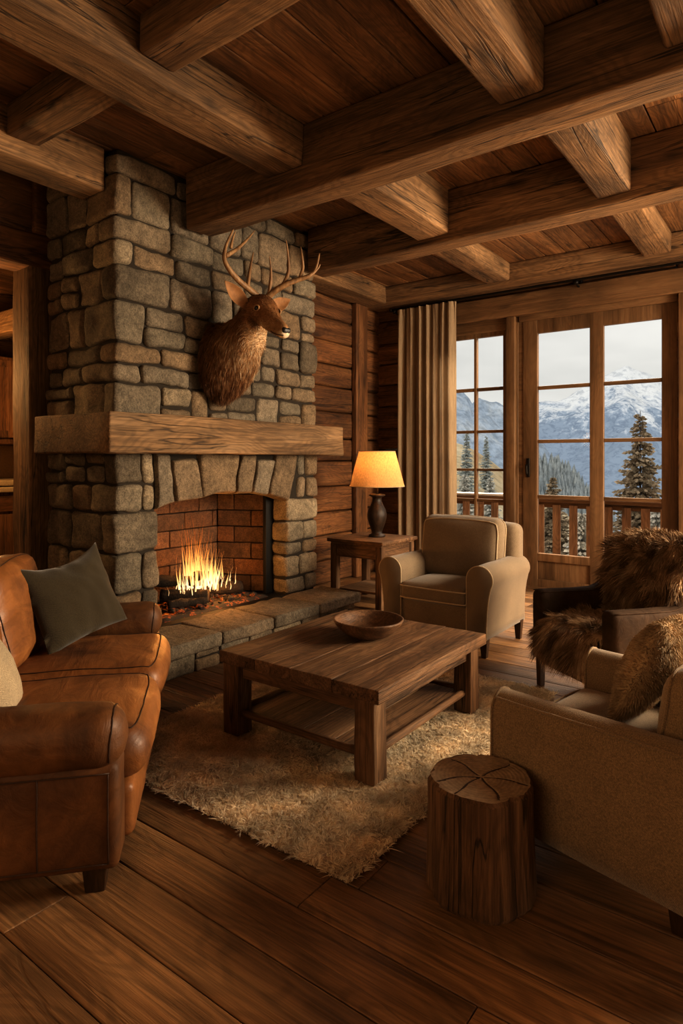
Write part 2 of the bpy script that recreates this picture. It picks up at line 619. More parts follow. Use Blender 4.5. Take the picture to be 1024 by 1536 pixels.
# door and window surround
mb = MB()
mb.add(*rbox((X0 - 0.06, YW - 0.07, ZT - 0.05), (X1 + 0.2, YW + 0.02, ZT + 0.20), 0.012, (12, 1, 2), 0.004, 2.0))
struct('trim_4', mb, M['frame_x'], 'thick timber lintel board above window and door', 'trim')
mb = MB()
mb.add(*rbox((X1 + 0.02, YW - 0.06, 0.0), (X1 + 0.15, YW + 0.02, ZT - 0.05), 0.01, (1, 1, 8), 0.003, 2.0))
struct('trim_5', mb, M['frame_z'], 'upright casing on the right of the glazed door', 'trim')
mb = MB()
mb.add(*rbox((-2.885, YW - 0.04, 0.0), (-2.775, YW + 0.16, ZT - 0.05), 0.008, (1, 1, 8), 0.003, 2.0))
mb.add(*rbox((-2.915, YW + 0.02, 0.0), (-2.755, YW + 0.14, ZT - 0.05), 0.006, (1, 1, 8)))
struct('trim_6', mb, M['frame_z'], 'timber mullion between the side window and the door', 'trim')
mb = MB()
mb.add(*rbox((-2.76, YW + 0.04, 0.0), (-2.69, YW + 0.15, ZT + 0.02), 0.004, (1, 1, 8)))
mb.add(*rbox((X0, YW + 0.05, 3.12), (X1 + 0.02, YW + 0.16, ZT + 0.03), 0.004, (8, 1, 1)))
mb.add(*rbox((X0, YW + 0.0, -0.01), (X1 + 0.02, YW + 0.2, 0.03), 0.004, (8, 1, 1)))
struct('trim_9', mb, M['frame_x'], 'inner jamb and threshold around window and door', 'trim')
mb = MB()
mb.add(*rbox((X0 - 0.05, YW - 0.03, 0.0), (X0 + 0.05, YW + 0.16, ZT - 0.05), 0.008, (1, 1, 8)))
struct('trim_7', mb, M['frame_z'])

glass = N('window_glass')
tr = glass.n('ShaderNodeBsdfTransparent')
gl = glass.n('ShaderNodeBsdfGlossy')
gl.inputs['Roughness'].default_value = 0.02
lw = glass.n('ShaderNodeLayerWeight')
lw.inputs['Blend'].default_value = 0.12
mx = glass.n('ShaderNodeMixShader')
glass.l(lw.outputs['Fresnel'], mx.inputs[0])
glass.l(tr.outputs[0], mx.inputs[1])
glass.l(gl.outputs[0], mx.inputs[2])
glass.l(mx.outputs[0], glass.out.inputs['Surface'])
glass = glass.m


def leaf_frame(x0, x1, zb, zt, cols, rows, stile, yf=YW + 0.03, th=0.06):
    """frame pieces and panes of one glazed leaf; cols/rows are the glass extents"""
    fr, mu, pa = MB(), MB(), MB()
    gz0, gz1 = rows[0][0], rows[-1][1]
    gx0, gx1 = cols[0][0], cols[-1][1]
    fr.add(*rbox((x0, yf, zb), (gx0, yf + th, zt), 0.006, (1, 1, 6)))
    fr.add(*rbox((gx1, yf, zb), (x1, yf + th, zt), 0.006, (1, 1, 6)))
    fr.add(*rbox((gx0 - 0.004, yf + 0.002, gz1), (gx1 + 0.004, yf + th - 0.002, zt), 0.006, (6, 1, 1)))
    if gz0 - zb > 0.3:
        fr.add(*rbox((gx0 - 0.004, yf + 0.002, gz0 - 0.09), (gx1 + 0.004, yf + th - 0.002, gz0), 0.006, (6, 1, 1)))
        fr.add(*rbox((gx0 - 0.004, yf + 0.002, zb), (gx1 + 0.004, yf + th - 0.002, zb + 0.10), 0.006, (6, 1, 1)))
        fr.add(*rbox((gx0 - 0.004, yf + 0.022, zb + 0.09), (gx1 + 0.004, yf + th - 0.02, gz0 - 0.08), 0.003, (6, 1, 1)))
    else:
        fr.add(*rbox((gx0 - 0.004, yf + 0.002, zb), (gx1 + 0.004, yf + th - 0.002, gz0), 0.006, (6, 1, 1)))
    for a, b in zip(cols[:-1], cols[1:]):
        fr.add(*rbox((a[1], yf + 0.001, zb), (b[0], yf + th - 0.001, zt - 0.01), 0.006, (1, 1, 6)))
    for c in cols:
        for a, b in zip(rows[:-1], rows[1:]):
            mu.add(*rbox((c[0] - 0.003, yf + 0.006, a[1]), (c[1] + 0.003, yf + th - 0.006, b[0]), 0.006, (4, 1, 1)))
        for r_ in rows:
            xa, xb, za, zb_ = c[0] - 0.004, c[1] + 0.004, r_[0] - 0.004, r_[1] + 0.004
            yy = yf + th * 0.55
            pa.add([(xa, yy, za), (xb, yy, za), (xb, yy, zb_), (xa, yy, zb_)], [(0, 1, 2, 3)])
    return fr, mu, pa


# balcony door
d1 = thing('door_1', 'tall wooden balcony door with eight glass panes and mountain view', 'door', (-1.88, YW + 0.05, 0))
d1['kind'] = 'structure'
rows = [(0.42, 1.055), (1.095, 1.695), (1.735, 2.315), (2.355, 2.97)]
fr, mu, pa = leaf_frame(-2.70, -1.075, 0.02, 3.14, [(-2.53, -1.945), (-1.80, -1.225)], rows, 0.15)
fr.build('door_frame', M['frame_z'], d1)
mu.build('glazing_bar', M['frame_x'], d1)
pa.build('door_glass', glass, d1, smooth=False)
hm = MB()
hm.add(*rbox((-2.655, YW + 0.010, 1.30), (-2.615, YW + 0.032, 1.52), 0.008))
hp = hm.build('handle_plate', M['iron'], d1)
hm = MB()
hm.add(*tube(smooth_path([(-2.635, YW + 0.02, 1.44), (-2.635, YW - 0.035, 1.44), (-2.63, YW - 0.045, 1.41), (-2.628, YW - 0.045, 1.33)], 4), 0.011, 8))
hm.build('handle', M['iron'], d1)
hm = MB()
for z in (0.5, 2.85):
    hm.add(*lathe([(0.011, -0.05), (0.011, 0.05), (0.006, 0.062)], 10, (-1.068, YW + 0.02, z)))
hm.build('hinge', M['brass'], d1)
# side window
w1 = thing('window_1', 'narrow wooden side window with small panes beside the curtain', 'window', (-3.33, YW + 0.05, 0))
w1['kind'] = 'structure'
rows = [(0.55, 0.99), (1.025, 1.365), (1.395, 1.83), (1.865, 2.345), (2.385, 3.0)]
fr, mu, pa = leaf_frame(-3.74, -2.90, 0.02, 3.15, [(-3.665, -3.32), (-3.285, -2.945)], rows, 0.08)
fr.build('window_frame', M['frame_z'], w1)
mu.build('glazing_bar', M['frame_x'], w1)
pa.build('window_glass', glass, w1, smooth=False)
mb = MB()
mb.add(*rbox((-3.74, YW + 0.01, 3.05), (-2.9, YW + 0.03, 3.19), 0.008, (6, 1, 1)))
mb.build('window_head', M['frame_x'], w1)
mb = MB()
mb.add(*rbox((-2.74, YW + 0.0, 3.12), (-1.075, YW + 0.03, 3.20), 0.008, (6, 1, 1)))
mb.build('door_head', M['frame_x'], d1)

# ================================================================ FIREPLACE
FX, FY0, FY1, FXB = -3.92, 2.65, 4.93, -4.86
fp = thing('stone_fireplace', 'large rough stone fireplace and chimney with timber mantel and burning fire', 'fireplace', (-4.2, 3.8, 0))


def jitter(p, a=0.022):
    return Vector((p.x + a * 0.4 * nz3(p, 3.1, 5), p.y + a * nz3(p, 3.6, 1), p.z + a * nz3(p, 3.6, 31)))


def stone(mb, lo, hi, out=0.0, r=0.035):
    g = 0.0065
    lo = [lo[i] + g for i in range(3)]
    hi = [hi[i] - g for i in range(3)]
    rr = min(r, 0.32 * min(hi[1] - lo[1], hi[2] - lo[2], hi[0] - lo[0]))
    n = [max(2, min(5, int((hi[i] - lo[i]) / 0.07))) for i in range(3)]
    mb.add(*rbox(lo, hi, rr, n, 0.016, 7.0))


def split_fill(a0, a1, wmin, wmax):
    cuts, a = [a0], a0
    while a1 - a > wmax:
        a += random.uniform(wmin, wmax)
        if a1 - a < wmin:
            break
        cuts.append(a)
    cuts.append(a1)
    return list(zip(cuts[:-1], cuts[1:]))


def courses(z0, z1, hs):
    z, out = z0, []
    while z < z1 - 0.001:
        h = random.choice(hs)
        if z1 - (z + h) < 0.09:
            h = z1 - z
        out.append((z, z + h))
        z += h
    return out


def fill_front(mb, y0, y1, z0, z1, dep=0.16):
    for a, b in split_fill(y0, y1, 0.17, 0.46):
        o = random.uniform(-0.008, 0.028)
        h = z1 - z0
        if h > 0.2 and random.random() < 0.5 and (b - a) < 0.4:
            m = z0 + h * random.uniform(0.38, 0.62)
            stone(mb, (FX - dep, a, z0), (FX + o, b, m))
            stone(mb, (FX - dep, a, m), (FX + random.uniform(-0.005, 0.02), b, z1))
        else:
            stone(mb, (FX - dep, a, z0), (FX + o, b, z1))


def fill_side(mb, x0, x1, z0, z1, dep=0.16):
    for a, b in split_fill(x0, x1, 0.15, 0.4):
        o = random.uniform(-0.008, 0.02)
        h = z1 - z0
        if h > 0.2 and random.random() < 0.5:
            m = z0 + h * random.uniform(0.38, 0.62)
            stone(mb, (a, FY0 - o, z0), (b, FY0 + dep, m))
            stone(mb, (a, FY0 - o, m), (b, FY0 + dep, z1))
        else:
            stone(mb, (a, FY0 - o, z0), (b, FY0 + dep, z1))


st = MB()
random.seed(23)
HS = [0.14, 0.2, 0.26, 0.17, 0.3, 0.23]
flip = False
OY0, OY1 = 3.02, 4.46          # fire opening
# above the mantel
for z0, z1 in courses(1.80, CEIL - 0.028, HS):
    a, b = (random.uniform(0.14, 0.26), random.uniform(0.3, 0.42)) if flip else (random.uniform(0.36, 0.55), random.uniform(0.14, 0.24))
    flip = not flip
    stone(st, (FX - b, FY0 - 0.015, z0), (FX + 0.015, FY0 + a, z1))
    fill_front(st, FY0 + a, FY1 - 0.03, z0, z1)
    fill_side(st, FXB, FX - b, z0, z1)
# under the mantel: left pier with the side face, right pier
for z0, z1 in courses(0.0, 1.56, [0.2, 0.26, 0.17, 0.29]):
    a = OY0 - FY0
    big = random.random() < 0.5
    fa = a if (big and z1 < 1.2) else random.uniform(0.17, 0.23)
    b = random.uniform(0.16, 0.22) if flip else random.uniform(0.3, 0.4)
    flip = not flip
    stone(st, (FX - b, FY0 - 0.015, z0), (FX + 0.015, FY0 + fa, z1))
    fill_side(st, FXB, FX - b, z0, z1)
    if fa < a:
        stone(st, (FX - 0.2, FY0 + fa, z0), (FX + 0.01, OY0 if z1 < 1.2 else OY0 - 0.04, z1))
st2 = MB()
for z0, z1 in courses(0.24, 1.14, [0.12, 0.2, 0.24, 0.16]):
    m = random.uniform(0.2, 0.28)
    if random.random() < 0.35:
        stone(st2, (FX - 0.2, OY1, z0), (FX + 0.015, FY1, z1))
    else:
        stone(st2, (FX - 0.2, OY1, z0), (FX + random.uniform(0, 0.02), OY1 + m, z1))
        stone(st2, (FX - 0.2, OY1 + m, z0), (FX + random.uniform(0, 0.02), FY1, z1))
for z0, z1 in courses(1.14, 1.56, [0.2, 0.22]):
    stone(st2, (FX - 0.2, OY1 + 0.16, z0), (FX + 0.01, OY1 + 0.28, z1))
    stone(st2, (FX - 0.2, OY1 + 0.28, z0), (FX + 0.01, FY1, z1))


def arch_z(y):
    t = (y - OY0) / (OY1 - OY0)
    return 1.125 + 0.095 * (1 - (2 * t - 1) ** 2)


# voussoirs
cutsb = [2.985, 3.17, 3.43, 3.80, 3.99, 4.20, 4.50]
cutst = [2.98, 3.13, 3.40, 3.86, 4.06, 4.30, 4.62]
for i in range(6):
    b0, b1, t0, t1 = cutsb[i], cutsb[i + 1], cutst[i], cutst[i + 1]
    vv, ff = rbox((FX - 0.2, 0, 0), (FX + 0.02, 1, 1), 0.06, (3, 6, 6))
    pts = []
    g = 0.008
    for p in vv:
        u, w_ = p.y, p.z
        yb, yt = b0 + g + (b1 - b0 - 2 * g) * u, t0 + g + (t1 - t0 - 2 * g) * u
        zb_ = arch_z(yb) + 0.0
        zt_ = 1.555 - (0.05 if i in (1, 4) else 0.0)
        q = Vector((p.x, yb + (yt - yb) * w_, zb_ + (zt_ - zb_) * w_))
        k = nz3(q, 7.0, i * 3.3)
        pts.append(q + Vector((0.016 * k if p.x > FX - 0.1 else 0, 0.006 * k, 0.006 * k)))
    st.add(pts, ff)
st.warp(jitter)
st.build('chimney_stonework', M['stone'], fp)
st2.warp(jitter)
st2.build('stone_pier', M['stone'], fp)

core = MB()
i_ = 0.028
core.add(*rbox((FXB + i_, FY0 + i_, 0.0), (FX - i_, OY0 - 0.02, 1.6), 0.02))
core.add(*rbox((FXB + i_, OY1 + 0.02, 0.0), (FX - i_, FY1 - i_, 1.6), 0.02))
core.add(*rbox((FX - 0.23, OY0 - 0.05, 1.25), (FX - i_, OY1 + 0.06, 1.6), 0.02))
core.add(*rbox((FXB + i_, FY0 + i_, 1.58), (FX - i_, FY1 - 0.05, CEIL - 0.002), 0.02))
core.build('mortar_core', M['mortar'], fp)

mb = MB()
mb.add(*rbox((-4.63, 2.43, 1.545), (-3.67, 5.02, 1.825), 0.016, (6, 16, 3), 0.011, 3.0))
mb.build('mantel', M['mantel'], fp)

# hearth
ys = [2.66, 3.207, 3.775, 4.35, 4.98]
for a, b in zip(ys[:-1], ys[1:]):
    h = MB()
    h.add(*rbox((FX - 0.02 if a > 2.9 and b < 4.4 else FX + 0.01, a + 0.005, 0.145), (-3.43, b - 0.005, 0.245 + random.uniform(-0.004, 0.004)), 0.022, (6, 7, 2), 0.010, 6.0))
    h.build('hearth_slab', M['hearth'], fp)
h = MB()
y = 2.70
while y < 4.93:
    b = min(y + random.uniform(0.2, 0.42), 4.94)
    if 4.94 - b < 0.1:
        b = 4.94
    if random.random() < 0.35:
        h.add(*rbox((-3.7, y + 0.006, 0.0), (-3.475, b - 0.006, 0.085), 0.02, (3, 4, 2), 0.012, 7))
        h.add(*rbox((-3.7, y + 0.006, 0.092), (-3.48, b - 0.006, 0.143), 0.015, (3, 4, 2), 0.010, 7))
    else:
        h.add(*rbox((-3.7, y + 0.006, 0.0), (-3.475, b - 0.006, 0.143), 0.025, (3, 4, 2), 0.014, 7))
    y = b
h.add(*rbox((-3.90, 2.69, 0.0), (-3.69, 3.0, 0.143), 0.02, (3, 3, 2), 0.012, 7))
h.build('hearth_base', M['stone'], fp)
h = MB()
h.add(*rbox((-3.90, 2.72, 0.0), (-3.50, 4.92, 0.14), 0.01))
h.build('hearth_core', M['mortar'], fp)

# firebox: floor, brick walls
fb = MB()


def brick_wall(mb, p0, p1, z0, z1, thick=0.07):
    p0, p1 = Vector((p0[0], p0[1], 0)), Vector((p1[0], p1[1], 0))
    L = (p1 - p0).length
    u = (p1 - p0).normalized()
    nrm = Vector((-u.y, u.x, 0))
    z, row = z0, 0
    while z < z1:
        hh = min(0.155, z1 - z)
        x = -0.17 if row % 2 else 0.0
        while x < L:
            a, b = max(x, 0), min(x + 0.34, L)
            if b - a > 0.02:
                v, f = rbox((a + 0.004, -0.002 - random.random() * 0.006, z + 0.004), (b - 0.004, thick, z + hh - 0.004), 0.008, (2, 1, 2), 0.005, 9)
                v = [p0 + u * p.x - nrm * (-p.y) + Vector((0, 0, p.z)) for p in v]
                mb.add(v, f)
            x += 0.34
        z += hh
        row += 1


XBK = -4.60
brick_wall(fb, (-4.14, OY0 - 0.03), (XBK, OY0 + 0.12), 0.245, 1.40)
brick_wall(fb, (XBK, OY0 + 0.12), (XBK, 4.22), 0.245, 1.40)
brick_wall(fb, (XBK, 4.22), (-4.15, 4.44), 0.245, 1.40)
fb.build('firebox_brick', M['brick'], fp)
fb = MB()
fb.add(*rbox((XBK - 0.1, OY0 - 0.08, 0.1), (FX + 0.012, OY1 + 0.02, 0.242), 0.01, (4, 6, 1)))
fb.add(*rbox((XBK - 0.1, OY0 - 0.1, 1.38), (FX - 0.1, OY1 + 0.06, 1.42), 0.01))
fb.add(*rbox((XBK - 0.12, OY0 - 0.05, 0.2), (XBK - 0.075, OY1 + 0.04, 1.4), 0.01))
fb.build('firebox_lining', M['soot'], fp)
fb = MB()
fb.add(*rbox((-4.14, 4.37, 0.243), (-4.10, 4.47, 1.3), 0.004))
fb.add(*rbox((-4.14, 3.00, 1.24), (-4.11, 4.47, 1.32), 0.004))
fb.build('iron_surround', M['soot'], fp)

# ---- fire
bark = stone_mat('charred_bark', (0.05, 0.034, 0.022), 0.8, 1.0)
emb = N('glowing_embers')
v_, r_, raw_ = emb.coords()
e1 = emb.noise(v_, 16.0, 4.0, 0.7)
ec = emb.ramp(e1, [(0.52, (0.0, 0.0, 0.0)), (0.62, (0.4, 0.06, 0.004)), (0.74, (1.0, 0.34, 0.04))])
pb = emb.n('ShaderNodeBsdfPrincipled')
pb.inputs['Base Color'].default_value = (0.03, 0.022, 0.016, 1)
pb.inputs['Roughness'].default_value = 0.95
emb.l(ec, pb.inputs['Emission Color'])
pb.inputs['Emission Strength'].default_value = 1.0
emb.l(pb.outputs[0], emb.out.inputs['Surface'])
emb = emb.m


def firelog(p0, p1, r0, label):
    p0, p1 = Vector(p0), Vector(p1)
    pts = [p0 + (p1 - p0) * (i / 9) for i in range(10)]
    mb = MB()
    v, f = tube(pts, [r0 * random.uniform(0.9, 1.08) for _ in pts], 12)
    v = [p + (p - p0).normalized() * 0.012 * nz3(p, 14, 3) + Vector((0, 0, 0.010 * nz3(p, 18, 7))) for p in v]
    mb.add(v, f)
    o = mb.build('fire_log', bark)
    return tag(o, label, 'firewood log', 'burning logs in the fireplace')


firelog((-4.42, 3.42, 0.345), (-4.10, 3.66, 0.345), 0.058, 'charred log lying front left under the flames')
firelog((-4.36, 3.72, 0.35), (-4.20, 4.14, 0.335), 0.055, 'charred log lying to the right of the flames')
firelog((-4.20, 3.32, 0.318), (-4.08, 3.62, 0.318), 0.036, 'small charred branch at the front of the fire')
firelog((-4.48, 3.35, 0.475), (-4.22, 3.70, 0.455), 0.048, 'charred log leaning across the top of the fire on the left')
firelog((-4.42, 3.95, 0.46), (-4.20, 3.62, 0.51), 0.046, 'charred log slanting up behind the flames on the right')
mb = MB()
v, f = [], []
gx, gy = 24, 44
for i in range(gx):
    for j in range(gy):
        x = -4.52 + 0.52 * i / (gx - 1)
        y = 3.12 + 1.18 * j / (gy - 1)
        e = min(i, gx - 1 - i, j, gy - 1 - j)
        z = 0.243 + (0.0 if e == 0 else 0.012 + 0.028 * abs(nz3((x, y, 0), 17, 2)) + 0.012 * abs(nz3((x, y, 0), 45, 5)))
        v.append((x, y, z))
for i in range(gx - 1):
    for j in range(gy - 1):
        a = i * gy + j
        f.append((a, a + gy, a + gy + 1, a + 1))
mb.add(v, f)
for k in range(130):
    c = Vector((random.uniform(-4.48, -4.04), random.uniform(3.2, 4.2), random.uniform(0.27, 0.292)))
    s = random.uniform(0.010, 0.026)
    vv, ff = rbox((-s, -s * 0.8, -s * 0.6), (s, s * 0.8, s * 0.6), s * 0.4, (1, 1, 1), s * 0.3, 30)
    R = Matrix.Rotation(random.random() * 6, 4, (random.random(), random.random(), 1))
    mb.add([c + R @ p for p in vv], ff)
tag(mb.build('ember_bed', emb), 'bed of ash and glowing embers under the logs', 'embers', kind='stuff')

fl = N('flame')
tc = fl.n('ShaderNodeTexCoord')
sep = fl.n('ShaderNodeSeparateXYZ')
fl.l(tc.outputs['Object'], sep.inputs[0])
at = fl.n('ShaderNodeAttribute', attribute_name='rnd')
hn = fl.math('MULTIPLY_ADD', sep.outputs['Z'], 1 / 0.56, -0.31 / 0.56)
hn = fl.math('ADD', hn, fl.math('MULTIPLY', at.outputs['Fac'], 0.25))
fcol = fl.ramp(hn, [(0.0, (1.0, 0.42, 0.08)), (0.25, (1.0, 0.72, 0.38)), (0.5, (1.0, 0.52, 0.16)), (1.0, (0.95, 0.26, 0.03))])
em = fl.n('ShaderNodeEmission')
fl.l(fcol, em.inputs['Color'])
fl.l(fl.math('MULTIPLY_ADD', hn, -2.2, 3.6), em.inputs['Strength'])
lw = fl.n('ShaderNodeLayerWeight')
lw.inputs['Blend'].default_value = 0.35
wn = fl.noise(fl.mapping(tc.outputs['Object'], (16, 16, 3.0)), 1.0, 3.0)
al = fl.math('MULTIPLY', fl.math('SUBTRACT', 1.0, lw.outputs['Facing']), fl.ramp(wn, [(0.35, 0.25), (0.6, 1.0)]))
al = fl.math('MULTIPLY', al, 0.5)
trn = fl.n('ShaderNodeBsdfTransparent')
mx = fl.n('ShaderNodeMixShader')
fl.l(al, mx.inputs[0])
fl.l(trn.outputs[0], mx.inputs[1])
fl.l(em.outputs[0], mx.inputs[2])
fl.l(mx.outputs[0], fl.out.inputs['Surface'])
fl.m.use_backface_culling = False
mb = MB()
random.seed(5)
for k in range(170):
    t = random.gauss(0, 1)
    y = 3.66 + 0.115 * t + (0.13 if k % 5 == 0 else 0) + (0.24 if k % 9 == 0 else 0)
    x = -4.225 + random.uniform(-0.10, 0.09)
    z0 = 0.375 + random.uniform(-0.03, 0.09)
    hmax = 0.54 * math.exp(-((y - 3.63) / 0.11) ** 2) + 0.20 * math.exp(-((y - 3.84) / 0.09) ** 2) + 0.15
    H = hmax * random.uniform(0.25, 1.0) ** 1.2
    r0 = random.uniform(0.004, 0.013) * (0.6 + H)
    lean = random.uniform(-0.10, 0.10) + (y - 3.66) * 0.25
    pts, rad = [], []
    ph = random.random() * 6
    for i in range(13):
        s = i / 12
        pts.append((x + 0.012 * math.sin(ph + s * 5) * s, y + lean * s * H / 0.4 + 0.014 * math.sin(ph * 2 + s * 5) * s * (0.3 + H), z0 + H * s))
        rad.append(max(0.0006, r0 * (math.sin(PI * min(1, s * 1.0 + 0.25)) ** 1.0) * (1 - s) ** 0.6))
    mb.add(*tube(pts, rad, 7, squash=0.6))
tag(mb.build('fire_flames', fl.m), 'bright orange flames licking up from the logs', 'flames', kind='stuff')

# ---------------------------------------------------------------- strands (pile and fur)
def tri_sample(mbs, n, keep=None):
    v = np.array(mbs.v, dtype=float)
    tris = []
    for f in mbs.f:
        tris.append((f[0], f[1], f[2]))
        if len(f) == 4:
            tris.append((f[0], f[2], f[3]))
    t = np.array(tris)
    a, b, c = v[t[:, 0]], v[t[:, 1]], v[t[:, 2]]
    cr = np.cross(b - a, c - a)
    ar = np.linalg.norm(cr, axis=1) / 2
    nr = cr / np.maximum(np.linalg.norm(cr, axis=1, keepdims=True), 1e-12)
    if np.einsum('ij,ij->i', a, np.cross(b, c)).sum() < 0:
        nr = -nr
    if keep is not None:
        ctr = (a + b + c) / 3
        ar = ar * keep(ctr, nr)
    i = RNG.choice(len(t), size=n, p=ar / ar.sum())
    u, w = RNG.random(n), RNG.random(n)
    s = u + w > 1
    u[s], w[s] = 1 - u[s], 1 - w[s]
    return a[i] + (b - a)[i] * u[:, None] + (c - a)[i] * w[:, None], nr[i]


def strands(P, D, L, W, G, name, mat, parent=None, world=False, rnd=None, seg=3):
    """tapering ribbons: roots P, directions D, lengths L, root width W, pull vector G"""
    n = len(P)
    D = D / np.maximum(np.linalg.norm(D, axis=1, keepdims=True), 1e-9)
    S = np.cross(D, RNG.normal(size=(n, 3)))
    S /= np.maximum(np.linalg.norm(S, axis=1, keepdims=True), 1e-9)
    L = np.asarray(L)[:, None]
    rows = []
    for k in range(seg + 1):
        s = k / seg
        c = P + D * L * s + G * L * s * s
        w = (1 - s) ** 0.7 * W
        if k < seg:
            rows.append(c - S * np.asarray(w).reshape(-1, 1))
            rows.append(c + S * np.asarray(w).reshape(-1, 1))
        else:
            rows.append(c)
    k = len(rows)
    V = np.stack(rows, axis=1).reshape(-1, 3)
    base = (np.arange(n) * k)[:, None]
    F = []
    for j in range(seg - 1):
        F.append(base + np.array([[2 * j, 2 * j + 1, 2 * j + 3, 2 * j + 2]]))
    quads = np.stack(F, axis=1).reshape(-1, 4) if F else np.zeros((0, 4), int)
    tri = base + np.array([[2 * seg - 2, 2 * seg - 1, 2 * seg]])
    me = bpy.data.meshes.new(name)
    nq, nt = len(quads), len(tri)
    me.vertices.add(len(V))
    me.vertices.foreach_set('co', V.astype(np.float32).ravel())
    me.loops.add(nq * 4 + nt * 3)
    me.loops.foreach_set('vertex_index', np.concatenate([quads.ravel(), tri.ravel()]).astype(np.int32))
    me.polygons.add(nq + nt)
    me.polygons.foreach_set('loop_start', np.concatenate([np.arange(nq) * 4, nq * 4 + np.arange(nt) * 3]).astype(np.int32))
    me.polygons.foreach_set('use_smooth', np.ones(nq + nt, dtype=bool))
    me.update(calc_edges=True)
    if rnd is None:
        rnd = RNG.random(n)
    a = me.attributes.new('rnd', 'FLOAT', 'FACE')
    a.data.foreach_set('value', np.concatenate([np.repeat(rnd, seg - 1), rnd]).astype(np.float32))
    me.materials.append(mat)
    o = bpy.data.objects.new(name, me)
    COL.objects.link(o)
    if parent is not None:
        o.parent = parent
        if world:
            top, off = parent, Vector(parent.location)
            while top.parent is not None:
                top = top.parent
                off = off + Vector(top.location)
            o.location = -off
    return o


def field(P, s, seed):
    return np.array([mnoise.noise_vector(Vector((p[0] * s + seed, p[1] * s, p[2] * s - seed))) for p in P])


# ================================================================ RUG
RX0, RX1, RY0, RY1 = -2.97, -1.29, 1.80, 4.06
M['rug'] = fur_mat('rug_wool', (0.66, 0.53, 0.37), (0.83, 0.71, 0.53), (0.93, 0.85, 0.69))
_m = M['rug']
_t = _m.node_tree
_p = next(n_ for n_ in _t.nodes if n_.type == 'BSDF_PRINCIPLED')
_o = next(n_ for n_ in _t.nodes if n_.type == 'OUTPUT_MATERIAL')
_p.inputs['Specular IOR Level'].default_value = 0.05
_tl = _t.nodes.new('ShaderNodeBsdfTranslucent')
_t.links.new(_p.inputs['Base Color'].links[0].from_socket, _tl.inputs['Color'])
_mx = _t.nodes.new('ShaderNodeMixShader')
_mx.inputs[0].default_value = 0.4
_t.links.new(_p.outputs[0], _mx.inputs[1])
_t.links.new(_tl.outputs[0], _mx.inputs[2])
_t.links.new(_mx.outputs[0], _o.inputs['Surface'])
base = MB()
v, f = rbox((RX0 + 0.02, RY0 + 0.02, 0.001), (RX1 - 0.02, RY1 - 0.02, 0.020), 0.008, (10, 12, 1))
base.add(v, f)
rug = base.build('shag_rug', M['rug'])
tag(rug, 'cream shaggy wool rug under the low wooden coffee table', 'rug')
LEGS = [(-2.50, 2.44), (-1.63, 2.44), (-2.50, 3.46), (-1.63, 3.46)]
n = 120000
P = np.stack([RNG.uniform(RX0, RX1, n), RNG.uniform(RY0, RY1, n), np.full(n, 0.015)], axis=1)
for lx, ly in LEGS:
    P = P[~((np.abs(P[:, 0] - lx) < 0.072) & (np.abs(P[:, 1] - ly) < 0.072))]
n = len(P)
fd = field(P, 11.0, 3.0) * 0.5 + field(P, 65.0, 8.0) * 1.6
ex = np.zeros((n, 3))
ex[:, 0] = np.where(P[:, 0] > RX1 - 0.04, 0.5, 0) - np.where(P[:, 0] < RX0 + 0.04, 0.5, 0)
ex[:, 1] = np.where(P[:, 1] > RY1 - 0.04, 0.5, 0) - np.where(P[:, 1] < RY0 + 0.04, 0.5, 0)
D = np.array([0, 0, 1.0]) + fd * np.array([1, 1, 0.2]) + RNG.normal(size=(n, 3)) * 0.25 + ex
D[:, 2] = np.abs(D[:, 2]) + 0.25
G = fd * np.array([0.9, 0.9, 0]) + RNG.normal(size=(n, 3)) * 0.25 * np.array([1, 1, 0.0]) + np.array([0, 0, -0.25])
hgt = 0.026 + 0.012 * field(P, 26.0, 21.0)[:, 0]
strands(P, D, hgt * RNG.uniform(0.75, 1.2, n), RNG.uniform(0.0022, 0.0038, n), G, 'rug_pile', M['rug'], rug)['kind'] = 'stuff'

# ================================================================ COFFEE TABLE
TZ = 0.022
t = thing('coffee_table', 'low rustic plank coffee table with thick square legs on the rug', 'table', (-2.06, 2.95, TZ))


def part(name, mat, parent, *boxes, **kw):
    mb = MB()
    for b in boxes:
        mb.add(*rbox(*b, **kw))
    return mb.build(name, mat, parent)


ed = [-2.565, -2.30, -2.06, -1.80, -1.535]
mb = MB()
for a, b in zip(ed[:-1], ed[1:]):
    mb.add(*rbox((a + 0.0015, 2.36 + random.uniform(0, 0.006), 0.388 + TZ), (b - 0.0015, 3.535 - random.uniform(0, 0.006), 0.450 + TZ), 0.0045, (4, 14, 2), 0.004, 5))
mb.build('tabletop', M['table_y'], t)
for lx, ly in LEGS:
    part('leg', M['table_z'], t, ((lx - 0.056, ly - 0.056, TZ), (lx + 0.056, ly + 0.056, 0.39 + TZ), 0.010, (2, 2, 6), 0.005, 6))
part('apron', M['table_x'], t, ((-2.45, 2.425, 0.305 + TZ), (-1.68, 2.465, 0.388 + TZ), 0.006, (8, 1, 2), 0.003))
part('apron', M['table_x'], t, ((-2.45, 3.445, 0.305 + TZ), (-1.68, 3.485, 0.388 + TZ), 0.006, (8, 1, 2), 0.003))
part('apron', M['table_y'], t, ((-2.52, 2.49, 0.305 + TZ), (-2.48, 3.41, 0.388 + TZ), 0.006, (1, 8, 2), 0.003))
part('apron', M['table_y'], t, ((-1.645, 2.49, 0.305 + TZ), (-1.605, 3.41, 0.388 + TZ), 0.006, (1, 8, 2), 0.003))
